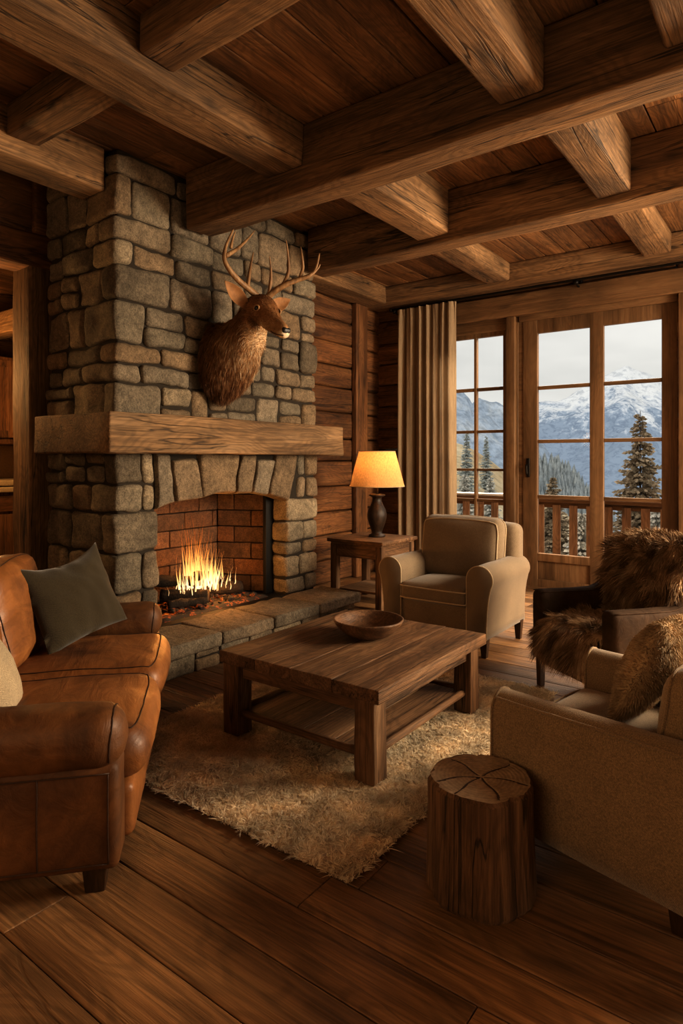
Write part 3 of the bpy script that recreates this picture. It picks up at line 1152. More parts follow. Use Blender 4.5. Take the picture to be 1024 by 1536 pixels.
for k, (p0, p1) in enumerate((((-2.45, 2.435), (-1.68, 2.435)), ((-2.45, 3.46), (-1.68, 3.46)), ((-2.50, 2.49), (-2.50, 3.41)), ((-1.63, 2.49), (-1.63, 3.41)))):
    mb = MB()
    v, f = tube([(p0[0] + (p1[0] - p0[0]) * i / 8, p0[1] + (p1[1] - p0[1]) * i / 8, 0.115 + TZ) for i in range(9)], 0.021, 10)
    mb.add(v, f)
    mb.build('stretcher', M['table_x' if k < 2 else 'table_y'], t)
mb = MB()
for a, b in zip([-2.475, -2.27, -2.06, -1.86], [-2.27, -2.06, -1.86, -1.655]):
    mb.add(*rbox((a + 0.002, 2.455, 0.095 + TZ), (b - 0.002, 3.44, 0.117 + TZ), 0.005, (2, 8, 1), 0.002))
mb.build('lower_shelf', M['table_y'], t)

b = thing('wooden_bowl', 'shallow dark wooden bowl on the coffee table', 'bowl', (-2.06, 3.06, 0.4545 + TZ))
mb = MB()
prof = [(0.0, 0.004), (0.085, 0.0), (0.125, 0.012), (0.165, 0.042), (0.192, 0.074), (0.204, 0.094), (0.206, 0.101), (0.200, 0.105), (0.190, 0.100), (0.178, 0.078), (0.150, 0.046), (0.11, 0.024), (0.06, 0.016), (0.0, 0.014)]
v, f = lathe(prof, 48)
v = [p + Vector((0, 0, 0.003 * nz3(p, 9, 2))) for p in v]
mb.add(v, f, 0.4)
mb.build('bowl_body', wood('bowl_wood', 'y', (0.07, 0.032, 0.014), (0.15, 0.075, 0.034), (0.24, 0.13, 0.065), 0.5, 9.0, 0.3, 0.3, 0.1), b, world=False)

# ================================================================ STUMP
sx, sy = -0.926, 2.088
t = thing('stump_side_table', 'cut tree stump with cracked top standing beside the front tan armchair', 'stump', (sx, sy, 0))
mb = MB()
rings = []
nn = 72
for i in range(26):
    s = i / 25
    z = 0.385 * s
    r0 = 0.192 - 0.012 * min(1, s * 1.4) - (0.010 if i == 25 else 0) - (0.008 if i == 0 else 0)
    ring = []
    for j in range(nn):
        a = 2 * PI * j / nn
        c, s_ = math.cos(a), math.sin(a)
        k = mnoise.noise(Vector((c * 1.6, s_ * 1.6, z * 0.7))) * 0.010 + mnoise.noise(Vector((c * 7, s_ * 7, z * 1.5 + 4))) * 0.007 - max(0, mnoise.noise(Vector((c * 12, s_ * 12, z * 1.2 + 9))) - 0.18) * 0.03
        ring.append(Vector((c * (r0 + k), s_ * (r0 + k), z)))
    rings.append(ring)
v, f = loft(rings, cap=False)
mb.add(v, f, 0.3)
nb = len(rings[0])
mb.add(rings[0], [tuple(reversed(range(nb)))], 0.3)
mb.build('bark', M['stump'], t, world=False)
sw = N('stump_end_grain')
tcs = sw.n('ShaderNodeTexCoord')
ob = tcs.outputs['Object']
wv = sw.n('ShaderNodeTexWave', wave_type='RINGS', rings_direction='Z')
wv.inputs['Scale'].default_value = 22.0
wv.inputs['Distortion'].default_value = 2.2
wv.inputs['Detail'].default_value = 3.0
wv.inputs['Detail Scale'].default_value = 1.0
sw.l(ob, wv.inputs['Vector'])
n1 = sw.noise(ob, 9.0, 5.0)
n2 = sw.noise(ob, 60.0, 4.0)
cl = sw.ramp(n1, [(0.3, (0.24, 0.165, 0.10)), (0.7, (0.46, 0.34, 0.225))])
cl = sw.mul(cl, sw.ramp(wv.outputs['Fac'], [(0.2, 0.8), (0.8, 1.06)]), 0.45)
cl = sw.mul(cl, sw.ramp(n2, [(0.3, 0.7), (0.7, 1.15)]), 0.8)
sw.surf(cl, 0.8, sw.bump(sw.mul(n2, wv.outputs['Fac'], 0.5), 0.5, 0.006), 0.25)
top = MB()
vs, fs = [Vector((0, 0, 0.3855))], []
NR = 14
angs = [0.35, 1.35, 2.75, 3.85, 4.45, 5.5]
for i in range(1, NR + 1):
    q = i / NR
    for j in range(nn * 2):
        a = 2 * PI * j / (nn * 2)
        rr = rings[-1][j // 2].copy()
        if j % 2:
            rr = (rings[-1][j // 2] + rings[-1][(j // 2 + 1) % nn]) / 2
        p = Vector((rr.x * q, rr.y * q, 0.385))
        for k, an in enumerate(angs):
            da = (a - an - 0.10 * math.sin(q * 5 + k) + PI) % (2 * PI) - PI
            if q < 0.98 - 0.05 * (k % 3) and abs(da) * q < 0.025:
                p.z -= 0.014 * (1 - abs(da) * q / 0.025)
        p.z += 0.002 * nz3(p, 16, 3)
        vs.append(p)
m2 = nn * 2
for j in range(m2):
    fs.append((0, 1 + j, 1 + (j + 1) % m2))
for i in range(NR - 1):
    for j in range(m2):
        a, b_ = 1 + i * m2 + j, 1 + i * m2 + (j + 1) % m2
        fs.append((a, a + m2, b_ + m2, b_))
top.add(vs, fs, 0.5)
top.build('cut_top', sw.m, t, world=False)
mb = MB()
for k, an in enumerate(angs):
    pts = []
    for i in range(9):
        q = 0.02 + (0.86 + 0.05 * (k % 2)) * i / 8
        a = an + 0.10 * math.sin(q * 5 + k)
        pts.append((q * 0.178 * math.cos(a), q * 0.178 * math.sin(a), 0.3815))
    mb.add(*tube(pts, [0.0035 + 0.0015 * math.sin(PI * i / 8) for i in range(9)], 6, squash=0.6))
mb.build('crack', M['seam'], t, world=False)

# ================================================================ LEATHER SOFA
SU = math.atan2(0.668, -0.744)
s = thing('leather_sofa', 'tan brown leather sofa at the left, angled toward the coffee table', 'sofa', (-1.890, 1.285, 0), SU)
SL = 1.84


def soft(name, lo, hi, mat, parent, r=0.06, n=(8, 8, 4), amp=0.006, ns=5.0, bulge=(0, 0, 0.02), tilt=None, wr=0.0):
    mb = MB()
    v, f = rbox(lo, hi, r, n, amp, ns, bulge)
    c = (Vector(lo) + Vector(hi)) / 2
    if wr:
        s_ = random.random() * 30
        v = [p + (p - c).normalized() * wr * mnoise.noise(Vector((p.x * 4 + s_, p.y * 15, p.z * 15))) for p in v]
    if tilt:
        R = Matrix.Rotation(tilt, 4, 'X')
        piv = Vector((c.x, c.y, lo[2]))
        v = [piv + R @ (p - piv) for p in v]
    mb.add(v, f)
    return mb.build(name, mat, parent, world=False)


from mathutils.bvhtree import BVHTree


def on_surface(o, pts, per=5, lift=0.0015):
    bv = BVHTree.FromPolygons([v_.co.copy() for v_ in o.data.vertices], [tuple(p_.vertices) for p_ in o.data.polygons])
    out = []
    for p in smooth_path(pts, per):
        c_, n_, _, _ = bv.find_nearest(p)
        out.append(c_ + n_ * lift)
    return out


def seam(parent, o, lines, r=0.0025, mat=None, name='seam', per=5):
    mb = MB()
    for pts in lines:
        mb.add(*tube(on_surface(o, pts, per), r, 6))
    return mb.build(name, mat or M['seam'], parent, world=False)


L_ = M['leather']
soft('base', (0.04, 0.05, 0.10), (SL - 0.04, 0.90, 0.31), L_, s, 0.03, (16, 6, 3), 0.004, 6, (0, 0, 0))
for x0, x1, tag_ in ((0.0, 0.205, 0), (SL - 0.19, SL, 1)):
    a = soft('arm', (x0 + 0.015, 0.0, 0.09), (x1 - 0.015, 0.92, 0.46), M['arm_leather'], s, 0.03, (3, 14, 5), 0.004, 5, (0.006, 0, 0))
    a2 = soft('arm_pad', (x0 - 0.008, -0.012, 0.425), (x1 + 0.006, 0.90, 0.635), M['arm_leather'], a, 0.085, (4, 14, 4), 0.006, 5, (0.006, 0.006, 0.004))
    xo = x0 - 0.02 if tag_ == 0 else x1 + 0.02
    xi = (x0 + x1) / 2
    seam(a, a, [[(xo, 0.03, 0.43), (xo, 0.45, 0.43), (xo, 0.88, 0.43)], [(xo, 0.035, 0.12), (xo, 0.035, 0.28), (xo, 0.035, 0.43)], [(xo, 0.26, 0.12), (xo, 0.26, 0.28), (xo, 0.26, 0.43)], [(xo, 0.04, 0.115), (xo, 0.45, 0.115), (xo, 0.88, 0.115)]], 0.0026)
    seam(a2, a2, [[(x0 - 0.01, 0.02, 0.45), (x0 - 0.01, 0.02, 0.53), (x0 + 0.03, 0.015, 0.62), (xi, 0.01, 0.65), (x1 - 0.03, 0.015, 0.62), (x1 + 0.01, 0.02, 0.53), (x1 + 0.01, 0.02, 0.45)]], 0.0026)
xm = 0.93
for x0, x1 in ((0.20, xm), (xm, SL - 0.185)):
    c = soft('seat_cushion', (x0 + 0.003, -0.065, 0.285), (x1 - 0.003, 0.68, 0.485), L_, s, 0.085, (9, 9, 3), 0.009, 4.5, (0.0, 0.025, 0.028), None, 0.006)
    seam(c, c, [[(x0 + 0.05, 0.62, 0.50), (x0 + 0.045, 0.3, 0.52), (x0 + 0.045, 0.03, 0.51), (x0 + 0.09, -0.035, 0.50), ((x0 + x1) / 2, -0.05, 0.505), (x1 - 0.09, -0.035, 0.50), (x1 - 0.045, 0.03, 0.51), (x1 - 0.045, 0.3, 0.52), (x1 - 0.05, 0.62, 0.50)]], 0.0026)
soft('front_border', (0.19, -0.03, 0.10), (SL - 0.175, 0.08, 0.30), L_, s, 0.035, (14, 2, 3), 0.006, 6, (0, 0.01, 0), None, 0.004)
soft('backrest', (0.02, 0.72, 0.10), (SL - 0.02, 0.97, 0.86), L_, s, 0.07, (14, 3, 6), 0.006, 4, (0, 0, 0))
for x0, x1 in ((0.20, xm), (xm, SL - 0.16)):
    c = soft('back_cushion', (x0 + 0.003, 0.58, 0.46), (x1 - 0.003, 0.80, 0.985), L_, s, 0.085, (12, 4, 10), 0.012, 4.0, (0.005, 0.035, 0.006), -0.20, 0.017)
    xq = (x0 + x1) / 2
    seam(c, c, [[(x0 + 0.04, 0.60, 0.56), (x0 + 0.035, 0.66, 0.78), (x0 + 0.05, 0.70, 0.97), (xq, 0.71, 1.0), (x1 - 0.05, 0.70, 0.97), (x1 - 0.035, 0.66, 0.78), (x1 - 0.04, 0.60, 0.56)]], 0.0026)
for lx, ly in ((0.09, 0.085), (SL - 0.09, 0.10), (0.09, 0.86), (SL - 0.09, 0.86)):
    mb = MB()
    v, f = rbox((lx - 0.042, ly - 0.042, 0), (lx + 0.042, ly + 0.042, 0.105), 0.006, (1, 1, 2))
    v = [Vector((lx + (p.x - lx) * (0.78 + 0.22 * p.z / 0.1), ly + (p.y - ly) * (0.78 + 0.22 * p.z / 0.1), p.z)) for p in v]
    mb.add(v, f)
    mb.build('leg', M['dark_z'], s, world=False)
SOFA = Matrix.Translation((-1.890, 1.285, 0)) @ Matrix.Rotation(SU, 4, 'Z')


# ---------------------------------------------------------------- throw pillows
def pillow_mesh(w, h, t_, n=26, seed=1.0, crown=0.0):
    mb = MB()
    v, f = [], []
    for side in (1, -1):
        for i in range(n + 1):
            for j in range(n + 1):
                u, q = 2 * i / n - 1, 2 * j / n - 1
                px = u * (1 - 0.07 * (1 - q * q)) * w / 2
                pz = q * (1 - 0.07 * (1 - u * u)) * h / 2
                th = t_ / 2 * (max(0, (1 - u ** 2)) ** 0.55) * (max(0, (1 - q ** 2)) ** 0.55)
                th += 0.010 * mnoise.noise(Vector((px * 7 + seed, pz * 7, side * 3))) * (1 - abs(u)) ** 0.3
                th += 0.011 * mnoise.noise(Vector((px * 16 + seed + pz * 8, pz * 9, side * 5)))
                # dent of the top edge between raised corners
                pz -= crown * max(0, q) * (1 - u * u)
                v.append(Vector((px, -side * (th + 0.004), pz)))
    m_ = n + 1
    for sdi in (0, 1):
        o_ = sdi * m_ * m_
        for i in range(n):
            for j in range(n):
                a = o_ + i * m_ + j
                q4 = (a, a + m_, a + m_ + 1, a + 1)
                f.append(q4 if sdi == 0 else tuple(reversed(q4)))
    per = [i * m_ for i in range(m_)] + [n * m_ + j for j in range(1, m_)] + [i * m_ + n for i in range(n - 1, -1, -1)] + [j for j in range(n - 1, 0, -1)]
    o_ = m_ * m_
    for k in range(len(per)):
        a, b_ = per[k], per[(k + 1) % len(per)]
        f.append((b_, a, a + o_, b_ + o_))
    mb.add(v, f)
    return mb


def frame_to(ctr, xdir, zdir):
    xd = Vector(xdir).normalized()
    zd = Vector(zdir)
    zd = (zd - xd * zd.dot(xd)).normalized()
    yd = zd.cross(xd)
    m_ = Matrix((xd, yd, zd)).transposed().to_4x4()
    m_.translation = Vector(ctr)
    return m_


def pillow(name, ctr, xdir, zdir, w, h, t_, mat, label, seed, crown=0.0):
    mb = pillow_mesh(w, h, t_, 26, seed, crown)
    o = mb.build(name, mat)
    o.matrix_world = frame_to(ctr, xdir, zdir)
    tag(o, label, 'cushion')
    return o


pb_l, pb_r = SOFA @ Vector((1.27, 0.46, 0.52)), SOFA @ Vector((1.60, 0.20, 0.52))
xd = (pb_r - pb_l)
nrm = Vector((xd.y, -xd.x, 0)).normalized()
up = Vector((0, 0, 1)) + (SOFA.to_3x3() @ Vector((0.35, 0.42, 0))) * 0.75
g_ctr = (pb_l + pb_r) / 2 + up.normalized() * 0.25 - xd.normalized() * 0.045
pillow('throw_pillow', g_ctr, xd + Vector((0, 0, 0.06)), up, 0.54, 0.49, 0.17, M['green'], 'dark olive green square cushion in the far corner of the leather sofa', 2.0, 0.05)
pc = SOFA @ Vector((0.46, 0.53, 0.655))
pillow('throw_pillow', pc, SOFA.to_3x3() @ Vector((1, 0.10, 0)), SOFA.to_3x3() @ Vector((0, 0.45, 1)), 0.40, 0.36, 0.12, M['pale_weave'], 'pale beige woven cushion at the near end of the leather sofa', 5.0)


# ================================================================ ARMCHAIRS
def arm_profile(aw, rr, zb, zt, out):
    """closed section, x from inner (0) to outer"""
    zc = zt - rr
    pts = []
    for i in range(5):
        pts.append((0.0, zb + (zc - zb) * i / 5))
    a0, a1 = PI, (-0.55 if out else 0.0)
    for i in range(17):
        a = a0 + (a1 - a0) * i / 16
        pts.append((rr + rr * math.cos(a), zc + rr * math.sin(a)))
    zo = pts[-1][1]
    for i in range(1, 7):
        s_ = i / 6
        pts.append((aw + (pts[21][0] - aw) * (1 - s_) ** 3, zo + (zb - zo) * s_))
    return pts


def make_armchair(name, label, loc, rz, W, D, mat, aw=0.16, rr=0.105, zb=0.15, za=0.70, zs=0.50, zback=1.0, out=True, leg=0.15, group=None, lean=-0.14, slope=0.0, back_r=0.07, rear=0.11):
    t = thing(name, label, 'armchair', loc, rz, group)
    soft('base', (aw * 0.6, 0.02, zb), (W - aw * 0.6, D - 0.04, zs - 0.14), mat, t, 0.02, (8, 6, 3), 0.002, 5, (0, 0.006, 0))
    pf = arm_profile(aw, rr, zb, za, out)
    for side in (0, 1):
        ctr = (sum(p[0] for p in pf) / len(pf), sum(p[1] for p in pf) / len(pf))
        ext = max(p[0] for p in pf)
        rings = []
        ysq = [(0.0, 0.90), (0.004, 0.955), (0.014, 0.99), (0.03, 1.0)] + [(0.03 + (D - 0.09) * i / 12, 1.0) for i in range(1, 13)] + [(D - 0.045, 0.98), (D - 0.03, 0.9)]
        for y_, sc_ in ysq:
            ring = []
            for (px, pz) in pf:
                qx, qz = ctr[0] + (px - ctr[0]) * (1 - (1 - sc_) * 0.55), ctr[1] + (pz - ctr[1]) * (1 - (1 - sc_) * 0.25)
                if pz > zs:
                    qz += slope * y_
                if pz < zb + 0.01:
                    qz = zb - 0.05 * (y_ / D if not out else 0)
                X = ext - qx if side == 0 else W - ext + qx
                k = 0.003 * nz3((X, y_, qz), 6, side + 3)
                ring.append(Vector((X, y_, qz + k)))
            if side == 1:
                ring = list(reversed(ring))
            rings.append(ring)
        mb = MB()
        mb.add(*loft(rings))
        a = mb.build('arm', mat, t, world=False)
        mb = MB()
        rp = list(rings[2])
        pipe = [p + Vector((0, -0.006, 0)) for p in rp]
        mb.add(*tube(pipe, 0.006, 6))
        if not out:
            k0 = 13
            line = [r_[-(k0 + 1) if side == 1 else k0] for r_ in rings[2:-1]]
            k1 = 17
            line = [r_[len(pf) - 1 - k1] if side == 1 else r_[k1] for r_ in rings[2:-1]]
            mb.add(*tube([p + Vector(((0.001 if side == 1 else -0.001), 0, 0.001)) for p in line], 0.0055, 6))
        mb.build('piping', M['piping'] if out else mat, a, world=False)
    soft('backrest', (aw * 0.35, D - 0.22, zb), (W - aw * 0.35, D, zback - 0.02), mat, t, back_r, (10, 4, 8), 0.003, 4, (0, 0.01, 0.01))
    x0, x1 = max(p[0] for p in pf) - (0.0 if out else 0.0), W - max(p[0] for p in pf)
    yb_ = D - 0.30
    sc = soft('seat_cushion', (x0 + 0.004, -0.022 if out else 0.0, zs - 0.145), (x1 - 0.004, yb_, zs), mat, t, 0.045, (10, 10, 3), 0.004, 4, (0, 0.008, 0.024))
    mb = MB()
    for z_ in (zs - 0.030, zs - 0.122):
        pts = [(x0 + 0.012, 0.10, z_), (x0 + 0.010, 0.02, z_), (x0 + 0.03, -0.018, z_), ((x0 + x1) / 2, -0.026, z_), (x1 - 0.03, -0.018, z_), (x1 - 0.010, 0.02, z_), (x1 - 0.012, 0.10, z_)]
        mb.add(*tube(smooth_path(pts, 4), 0.0055, 6))
    mb.build('piping', M['piping'] if out else mat, sc, world=False)
    bc = soft('back_cushion', (x0 + (-0.075 if out else 0.01), D - 0.43, zs - 0.01), (x1 + (0.075 if out else -0.01), D - 0.21, zback + 0.03), mat, t, 0.085, (10, 4, 8), 0.006, 4, (0.0, 0.03, 0.012), lean)
    xa, xb = (x0 - 0.07, x1 + 0.07) if out else (x0 + 0.015, x1 - 0.015)
    hq = zback - zs
    ln_ = [(xa, D - 0.42, zs + 0.05), (xa - 0.01, D - 0.40, zs + hq * 0.5), (xa + 0.01, D - 0.37, zs + hq * 0.9), (xa + 0.08, D - 0.35, zs + hq * 1.0), ((xa + xb) / 2, D - 0.35, zs + hq * 1.04), (xb - 0.08, D - 0.35, zs + hq * 1.0), (xb - 0.01, D - 0.37, zs + hq * 0.9), (xb + 0.01, D - 0.40, zs + hq * 0.5), (xb, D - 0.42, zs + 0.05)]
    seam(bc, bc, [ln_, [(p[0], p[1] + 0.13, p[2] + 0.01) for p in ln_]], 0.006, M['piping'] if out else mat, 'piping', 6)
    for lx, ly in ((0.09, 0.07), (W - 0.09, 0.07), (0.09, D - rear), (W - 0.075, D - rear)):
        mb = MB()
        hh = leg + 0.012
        lw_ = 0.032 if out else 0.038
        v, f = rbox((lx - lw_, ly - lw_, 0), (lx + lw_, ly + lw_, hh), 0.005, (1, 1, 3))
        v = [Vector((lx + (p.x - lx) * (0.62 + 0.38 * p.z / hh), ly + (p.y - ly) * (0.62 + 0.38 * p.z / hh), p.z)) for p in v]
        mb.add(v, f)
        mb.build('leg', M['dark_z'], t, world=False)
    return t


make_armchair('armchair', 'cream upholstered armchair with rolled arms, before the side window', (-2.885, 4.44, 0), 0.0, 1.0, 0.84, M['linen'], zs=0.515, za=0.70, zback=0.985)
C2 = (-0.820, 3.21, 0)
R2 = math.radians(-100.3)
make_armchair('armchair', 'tan twill armchair at the right edge behind the tree stump, holding a fur pillow', C2, R2, 0.925, 0.95, M['twill'], aw=0.15, rr=0.075, zb=0.14, za=0.605, zs=0.45, zback=0.755, out=False, leg=0.13, lean=-0.12, rear=0.29)
CH2 = Matrix.Translation(C2) @ Matrix.Rotation(R2, 4, 'Z')

# fur pillow on it
M['fur_tan'] = fur_mat('tan_fur', (0.30, 0.20, 0.11), (0.46, 0.335, 0.20), (0.62, 0.48, 0.32), 0.06)
R3 = CH2.to_3x3()
pm = pillow_mesh(0.46, 0.42, 0.17, 22, 8.0)
mtx = frame_to(CH2 @ Vector((0.33, 0.375, 0.672)), R3 @ Vector((1, 0.12, 0.10)), R3 @ Vector((0.0, 0.42, 1)))
o = pm.build('fur_pillow', M['fur_tan'])
o.matrix_world = mtx
tag(o, 'tan fur pillow leaning in the armchair at the right edge', 'cushion')
P, Nn = tri_sample(pm, 22000)
fd = field(P, 6, 2.0)
D = Nn * 0.75 + np.array([0.2, 0, -0.4]) + fd * 0.8 + RNG.normal(size=P.shape) * 0.16
G = np.array([0.1, 0, -0.4]) + fd * 0.4
fo = strands(P, D, RNG.uniform(0.008, 0.017, len(P)), 0.0016, G, 'fur', M['fur_tan'], o)
fo['kind'] = 'stuff'

# ================================================================ DARK ARMCHAIR WITH SHEEPSKINS
RD = math.atan2(-0.427, 0.617)
LD = (-1.501, 4.172, 0)
t = thing('low_armchair', 'dark brown suede armchair with wooden legs, covered by brown sheepskins', 'armchair', LD, RD)
DW, DD = 0.76, 0.80
BLm = M['brown_leather']
for x0 in (0.0, DW - 0.115):
    rings = []
    mb = MB()
    v, f = rbox((x0, 0.0, 0.30), (x0 + 0.115, 0.74, 0.645), 0.045, (4, 14, 6), 0.004, 5, (0.008, 0, 0))
    v = [Vector((p.x, p.y, p.z - (0.03 * p.y if p.z > 0.5 else 0) + (0.10 * max(0, p.y - 0.45) / 0.3 if p.z > 0.5 else 0))) for p in v]
    mb.add(v, f)
    a = mb.build('arm', BLm, t, world=False)
    mb = MB()
    for xx in (x0 + 0.010, x0 + 0.105):
        mb.add(*tube([(xx, 0.02 + 0.05 * i, 0.632 - 0.0015 * i + (0.10 * max(0, 0.02 + 0.05 * i - 0.45) / 0.3)) for i in range(14)], 0.004, 6))
    mb.build('piping', BLm, a, world=False)
soft('seat', (0.11, 0.02, 0.27), (DW - 0.11, 0.70, 0.42), BLm, t, 0.04, (8, 8, 3), 0.003, 5, (0, 0, 0.012))
soft('backrest', (0.03, 0.60, 0.30), (DW - 0.03, 0.76, 0.90), BLm, t, 0.06, (8, 3, 8), 0.003, 5, (0, 0, 0.02), -0.14)
for lx, ly, sl in ((0.045, 0.05, 0.0), (DW - 0.045, 0.05, 0.0), (0.06, 0.68, 0.09), (DW - 0.06, 0.68, 0.09)):
    mb = MB()
    v, f = rbox((lx - 0.027, ly - 0.027, 0), (lx + 0.027, ly + 0.027, 0.34), 0.006, (1, 1, 5))
    v = [Vector((lx + (p.x - lx) * (0.7 + 0.3 * p.z / 0.34), ly + (p.y - ly) * (0.7 + 0.3 * p.z / 0.34) + sl * (1 - p.z / 0.34), p.z)) for p in v]
    mb.add(v, f)
    mb.build('leg', M['dark_z'], t, world=False)
for b_ in (((0.07, 0.035, 0.155), (DW - 0.07, 0.065, 0.205)), ((0.04, 0.075, 0.17), (0.065, 0.70, 0.21)), ((DW - 0.065, 0.075, 0.17), (DW - 0.04, 0.70, 0.21))):
    mb = MB()
    mb.add(*rbox(b_[0], b_[1], 0.006, (4, 4, 1)))
    mb.build('stretcher', M['dark_x'], t, world=False)

M['fur_brown'] = fur_mat('brown_fur', (0.11, 0.062, 0.030), (0.30, 0.19, 0.10), (0.60, 0.45, 0.29))
DC = Matrix.Translation(LD) @ Matrix.Rotation(RD, 4, 'Z')


def skin(label, mb, n, dirs, lmin, lmax, w, keep, cut=None):
    o = mb.build('sheepskin_throw', M['fur_brown'])
    o.matrix_world = DC
    tag(o, label, 'sheepskin')
    P, Nn = tri_sample(mb, n, keep)
    fd = field(P, 9, 4.0) * 1.0 + field(P, 26, 9.0) * 0.6
    D = Nn * 0.8 + dirs(P, Nn) + fd * 0.75 + RNG.normal(size=P.shape) * 0.2
    G = dirs(P, Nn) * 0.5 + fd * 0.45 + np.array([0, 0, -0.25])
    Ln = RNG.uniform(lmin, lmax, len(P)) * (1 + 0.5 * field(P, 11, 17.0)[:, 1])
    rn = np.clip(0.42 + 0.9 * field(P, 16, 30.0)[:, 0] + RNG.normal(size=len(P)) * 0.2, 0, 1)
    fo = strands(P, D, Ln, w, G, 'fur', M['fur_brown'], o, rnd=rn)
    fo['kind'] = 'stuff'
    return o


# seat skin: over the seat and hanging in front of it
mb = MB()
path = smooth_path([(0, 0.585, 0.462), (0, 0.45, 0.472), (0, 0.25, 0.478), (0, 0.08, 0.468), (0, -0.015, 0.435), (0, -0.05, 0.36), (0, -0.048, 0.275)], 5)
rings = []
for i, p in enumerate(path):
    q = path[min(i + 1, len(path) - 1)] - path[max(i - 1, 0)]
    nn_ = Vector((0, q.z, -q.y)).normalized()
    if nn_.z < 0 and p.y > 0.1:
        nn_ = -nn_
    wv_ = 0.235 + 0.015 * math.sin(i * 0.9)
    c = Vector((DW / 2, p.y, p.z))
    ring = []
    for j in range(24):
        a = 2 * PI * j / 24
        ring.append(c + Vector((wv_ * math.copysign(abs(math.cos(a)) ** 0.6, math.cos(a)), 0, 0)) + Vector((0, -abs(q.z) if False else 0, 0)) + nn_ * (0.022 * math.copysign(abs(math.sin(a)) ** 0.7, math.sin(a))))
    rings.append(ring)
v, f = loft(rings)
mb.add(v, f)


def seat_dirs(P, Nn):
    d = np.zeros_like(P)
    d[:, 1] = -0.55
    d[:, 2] = np.where(P[:, 1] < 0.06, -0.9, -0.05)
    d[:, 0] = (P[:, 0] - DW / 2) * 0.8
    return d


skin('brown sheepskin lying on the seat of the dark armchair', mb, 16000, seat_dirs, 0.035, 0.065, 0.0022, lambda c, nr: np.where((nr[:, 2] < -0.3) | ((c[:, 1] > -0.03) & (nr[:, 1] > 0.6)), 0.0, 1.0) if True else None)

# back skin: up the front of the back, over its top
mb = MB()
path = smooth_path([(0, 0.535, 0.535), (0, 0.545, 0.66), (0, 0.585, 0.82), (0, 0.63, 0.935), (0, 0.74, 0.985), (0, 0.875, 0.935), (0, 0.900, 0.80), (0, 0.885, 0.66)], 5)
rings = []
for i, p in enumerate(path):
    q = path[min(i + 1, len(path) - 1)] - path[max(i - 1, 0)]
    nn_ = Vector((0, -q.z, q.y)).normalized()
    s_ = i / (len(path) - 1)
    wv_ = 0.255 + 0.09 * min(1, s_ * 2.6)
    ring = []
    for j in range(24):
        a = 2 * PI * j / 24
        cx = math.copysign(abs(math.cos(a)) ** 0.6, math.cos(a))
        droop = -0.045 * abs(cx) ** 3 if 0.3 < s_ < 0.8 else 0
        ring.append(Vector((DW / 2 + wv_ * cx, p.y, p.z + droop)) + nn_ * (0.024 * math.copysign(abs(math.sin(a)) ** 0.7, math.sin(a))))
    rings.append(ring)
v, f = loft(rings)
mb.add(v, f)


def back_dirs(P, Nn):
    d = np.zeros_like(P)
    d[:, 2] = np.where(P[:, 2] > 0.88, -0.1, -0.55)
    d[:, 0] = (P[:, 0] - DW / 2) * 1.3
    d[:, 1] = -0.2
    return d


skin('brown shaggy sheepskin draped over the back of the dark armchair', mb, 22000, back_dirs, 0.045, 0.085, 0.0024, lambda c, nr: np.where((c[:, 1] < 0.7) & (nr[:, 1] > 0.4), 0.0, 1.0))

# ================================================================ SIDE TABLE AND LAMP
t = thing('side_table', 'square brown wooden side table in the corner, carrying the lamp', 'table', (-3.715, 5.60, 0))
part('tabletop', M['table_x'], t, ((-4.06, 5.25, 0.648), (-3.37, 5.95, 0.685), 0.008, (6, 6, 1), 0.002))
part('top_rim', M['table_x'], t, ((-4.03, 5.28, 0.628), (-3.40, 5.92, 0.648), 0.005, (6, 6, 1)))
for lx in (-3.995, -3.435):
    for ly in (5.315, 5.885):
        part('leg', M['table_z'], t, ((lx - 0.037, ly - 0.037, 0), (lx + 0.037, ly + 0.037, 0.63), 0.006, (1, 1, 6), 0.002))
for b_ in (((-3.96, 5.29, 0.50), (-3.47, 5.32, 0.63)), ((-3.96, 5.88, 0.50), (-3.47, 5.91, 0.63))):
    part('apron', M['table_x'], t, (b_[0], b_[1], 0.005, (6, 1, 2), 0.001))
for b_ in (((-4.02, 5.35, 0.50), (-3.99, 5.85, 0.63)), ((-3.44, 5.35, 0.50), (-3.41, 5.85, 0.63))):
    part('apron', M['table_y'], t, (b_[0], b_[1], 0.005, (1, 6, 2), 0.001))
part('lower_shelf', M['table_x'], t, ((-3.97, 5.34, 0.14), (-3.46, 5.86, 0.165), 0.005, (6, 6, 1)))

lx, ly, lz = -3.70, 5.66, 0.6855
t = thing('table_lamp', 'lit table lamp with tapered fabric shade and dark turned base', 'lamp', (lx, ly, lz))
mb = MB()
mb.add(*lathe([(0.0, 0.0), (0.086, 0.0), (0.090, 0.008), (0.085, 0.022), (0.060, 0.032), (0.054, 0.045), (0.062, 0.075), (0.084, 0.13), (0.101, 0.19), (0.104, 0.235), (0.094, 0.285), (0.068, 0.335), (0.051, 0.375), (0.049, 0.405), (0.055, 0.42), (0.083, 0.432), (0.088, 0.441), (0.080, 0.449), (0.04, 0.456), (0.0, 0.457)], 40))
mb.build('lamp_base', wood('lamp_base_wood', 'z', (0.018, 0.009, 0.004), (0.045, 0.022, 0.010), (0.08, 0.042, 0.020), 0.4, 7.0, 0.3, 0.3, 0.1), t, world=False)
mb = MB()
mb.add(*lathe([(0.013, 0.455), (0.013, 0.60), (0.018, 0.605), (0.018, 0.64), (0.0, 0.641)], 16))
mb.build('lamp_stem', M['brass'], t, world=False)
sh = N('lamp_shade_fabric')
tcs = sh.n('ShaderNodeTexCoord')
wn = sh.noise(sh.mapping(tcs.outputs['Object'], (160, 160, 22)), 1.0, 3.0)
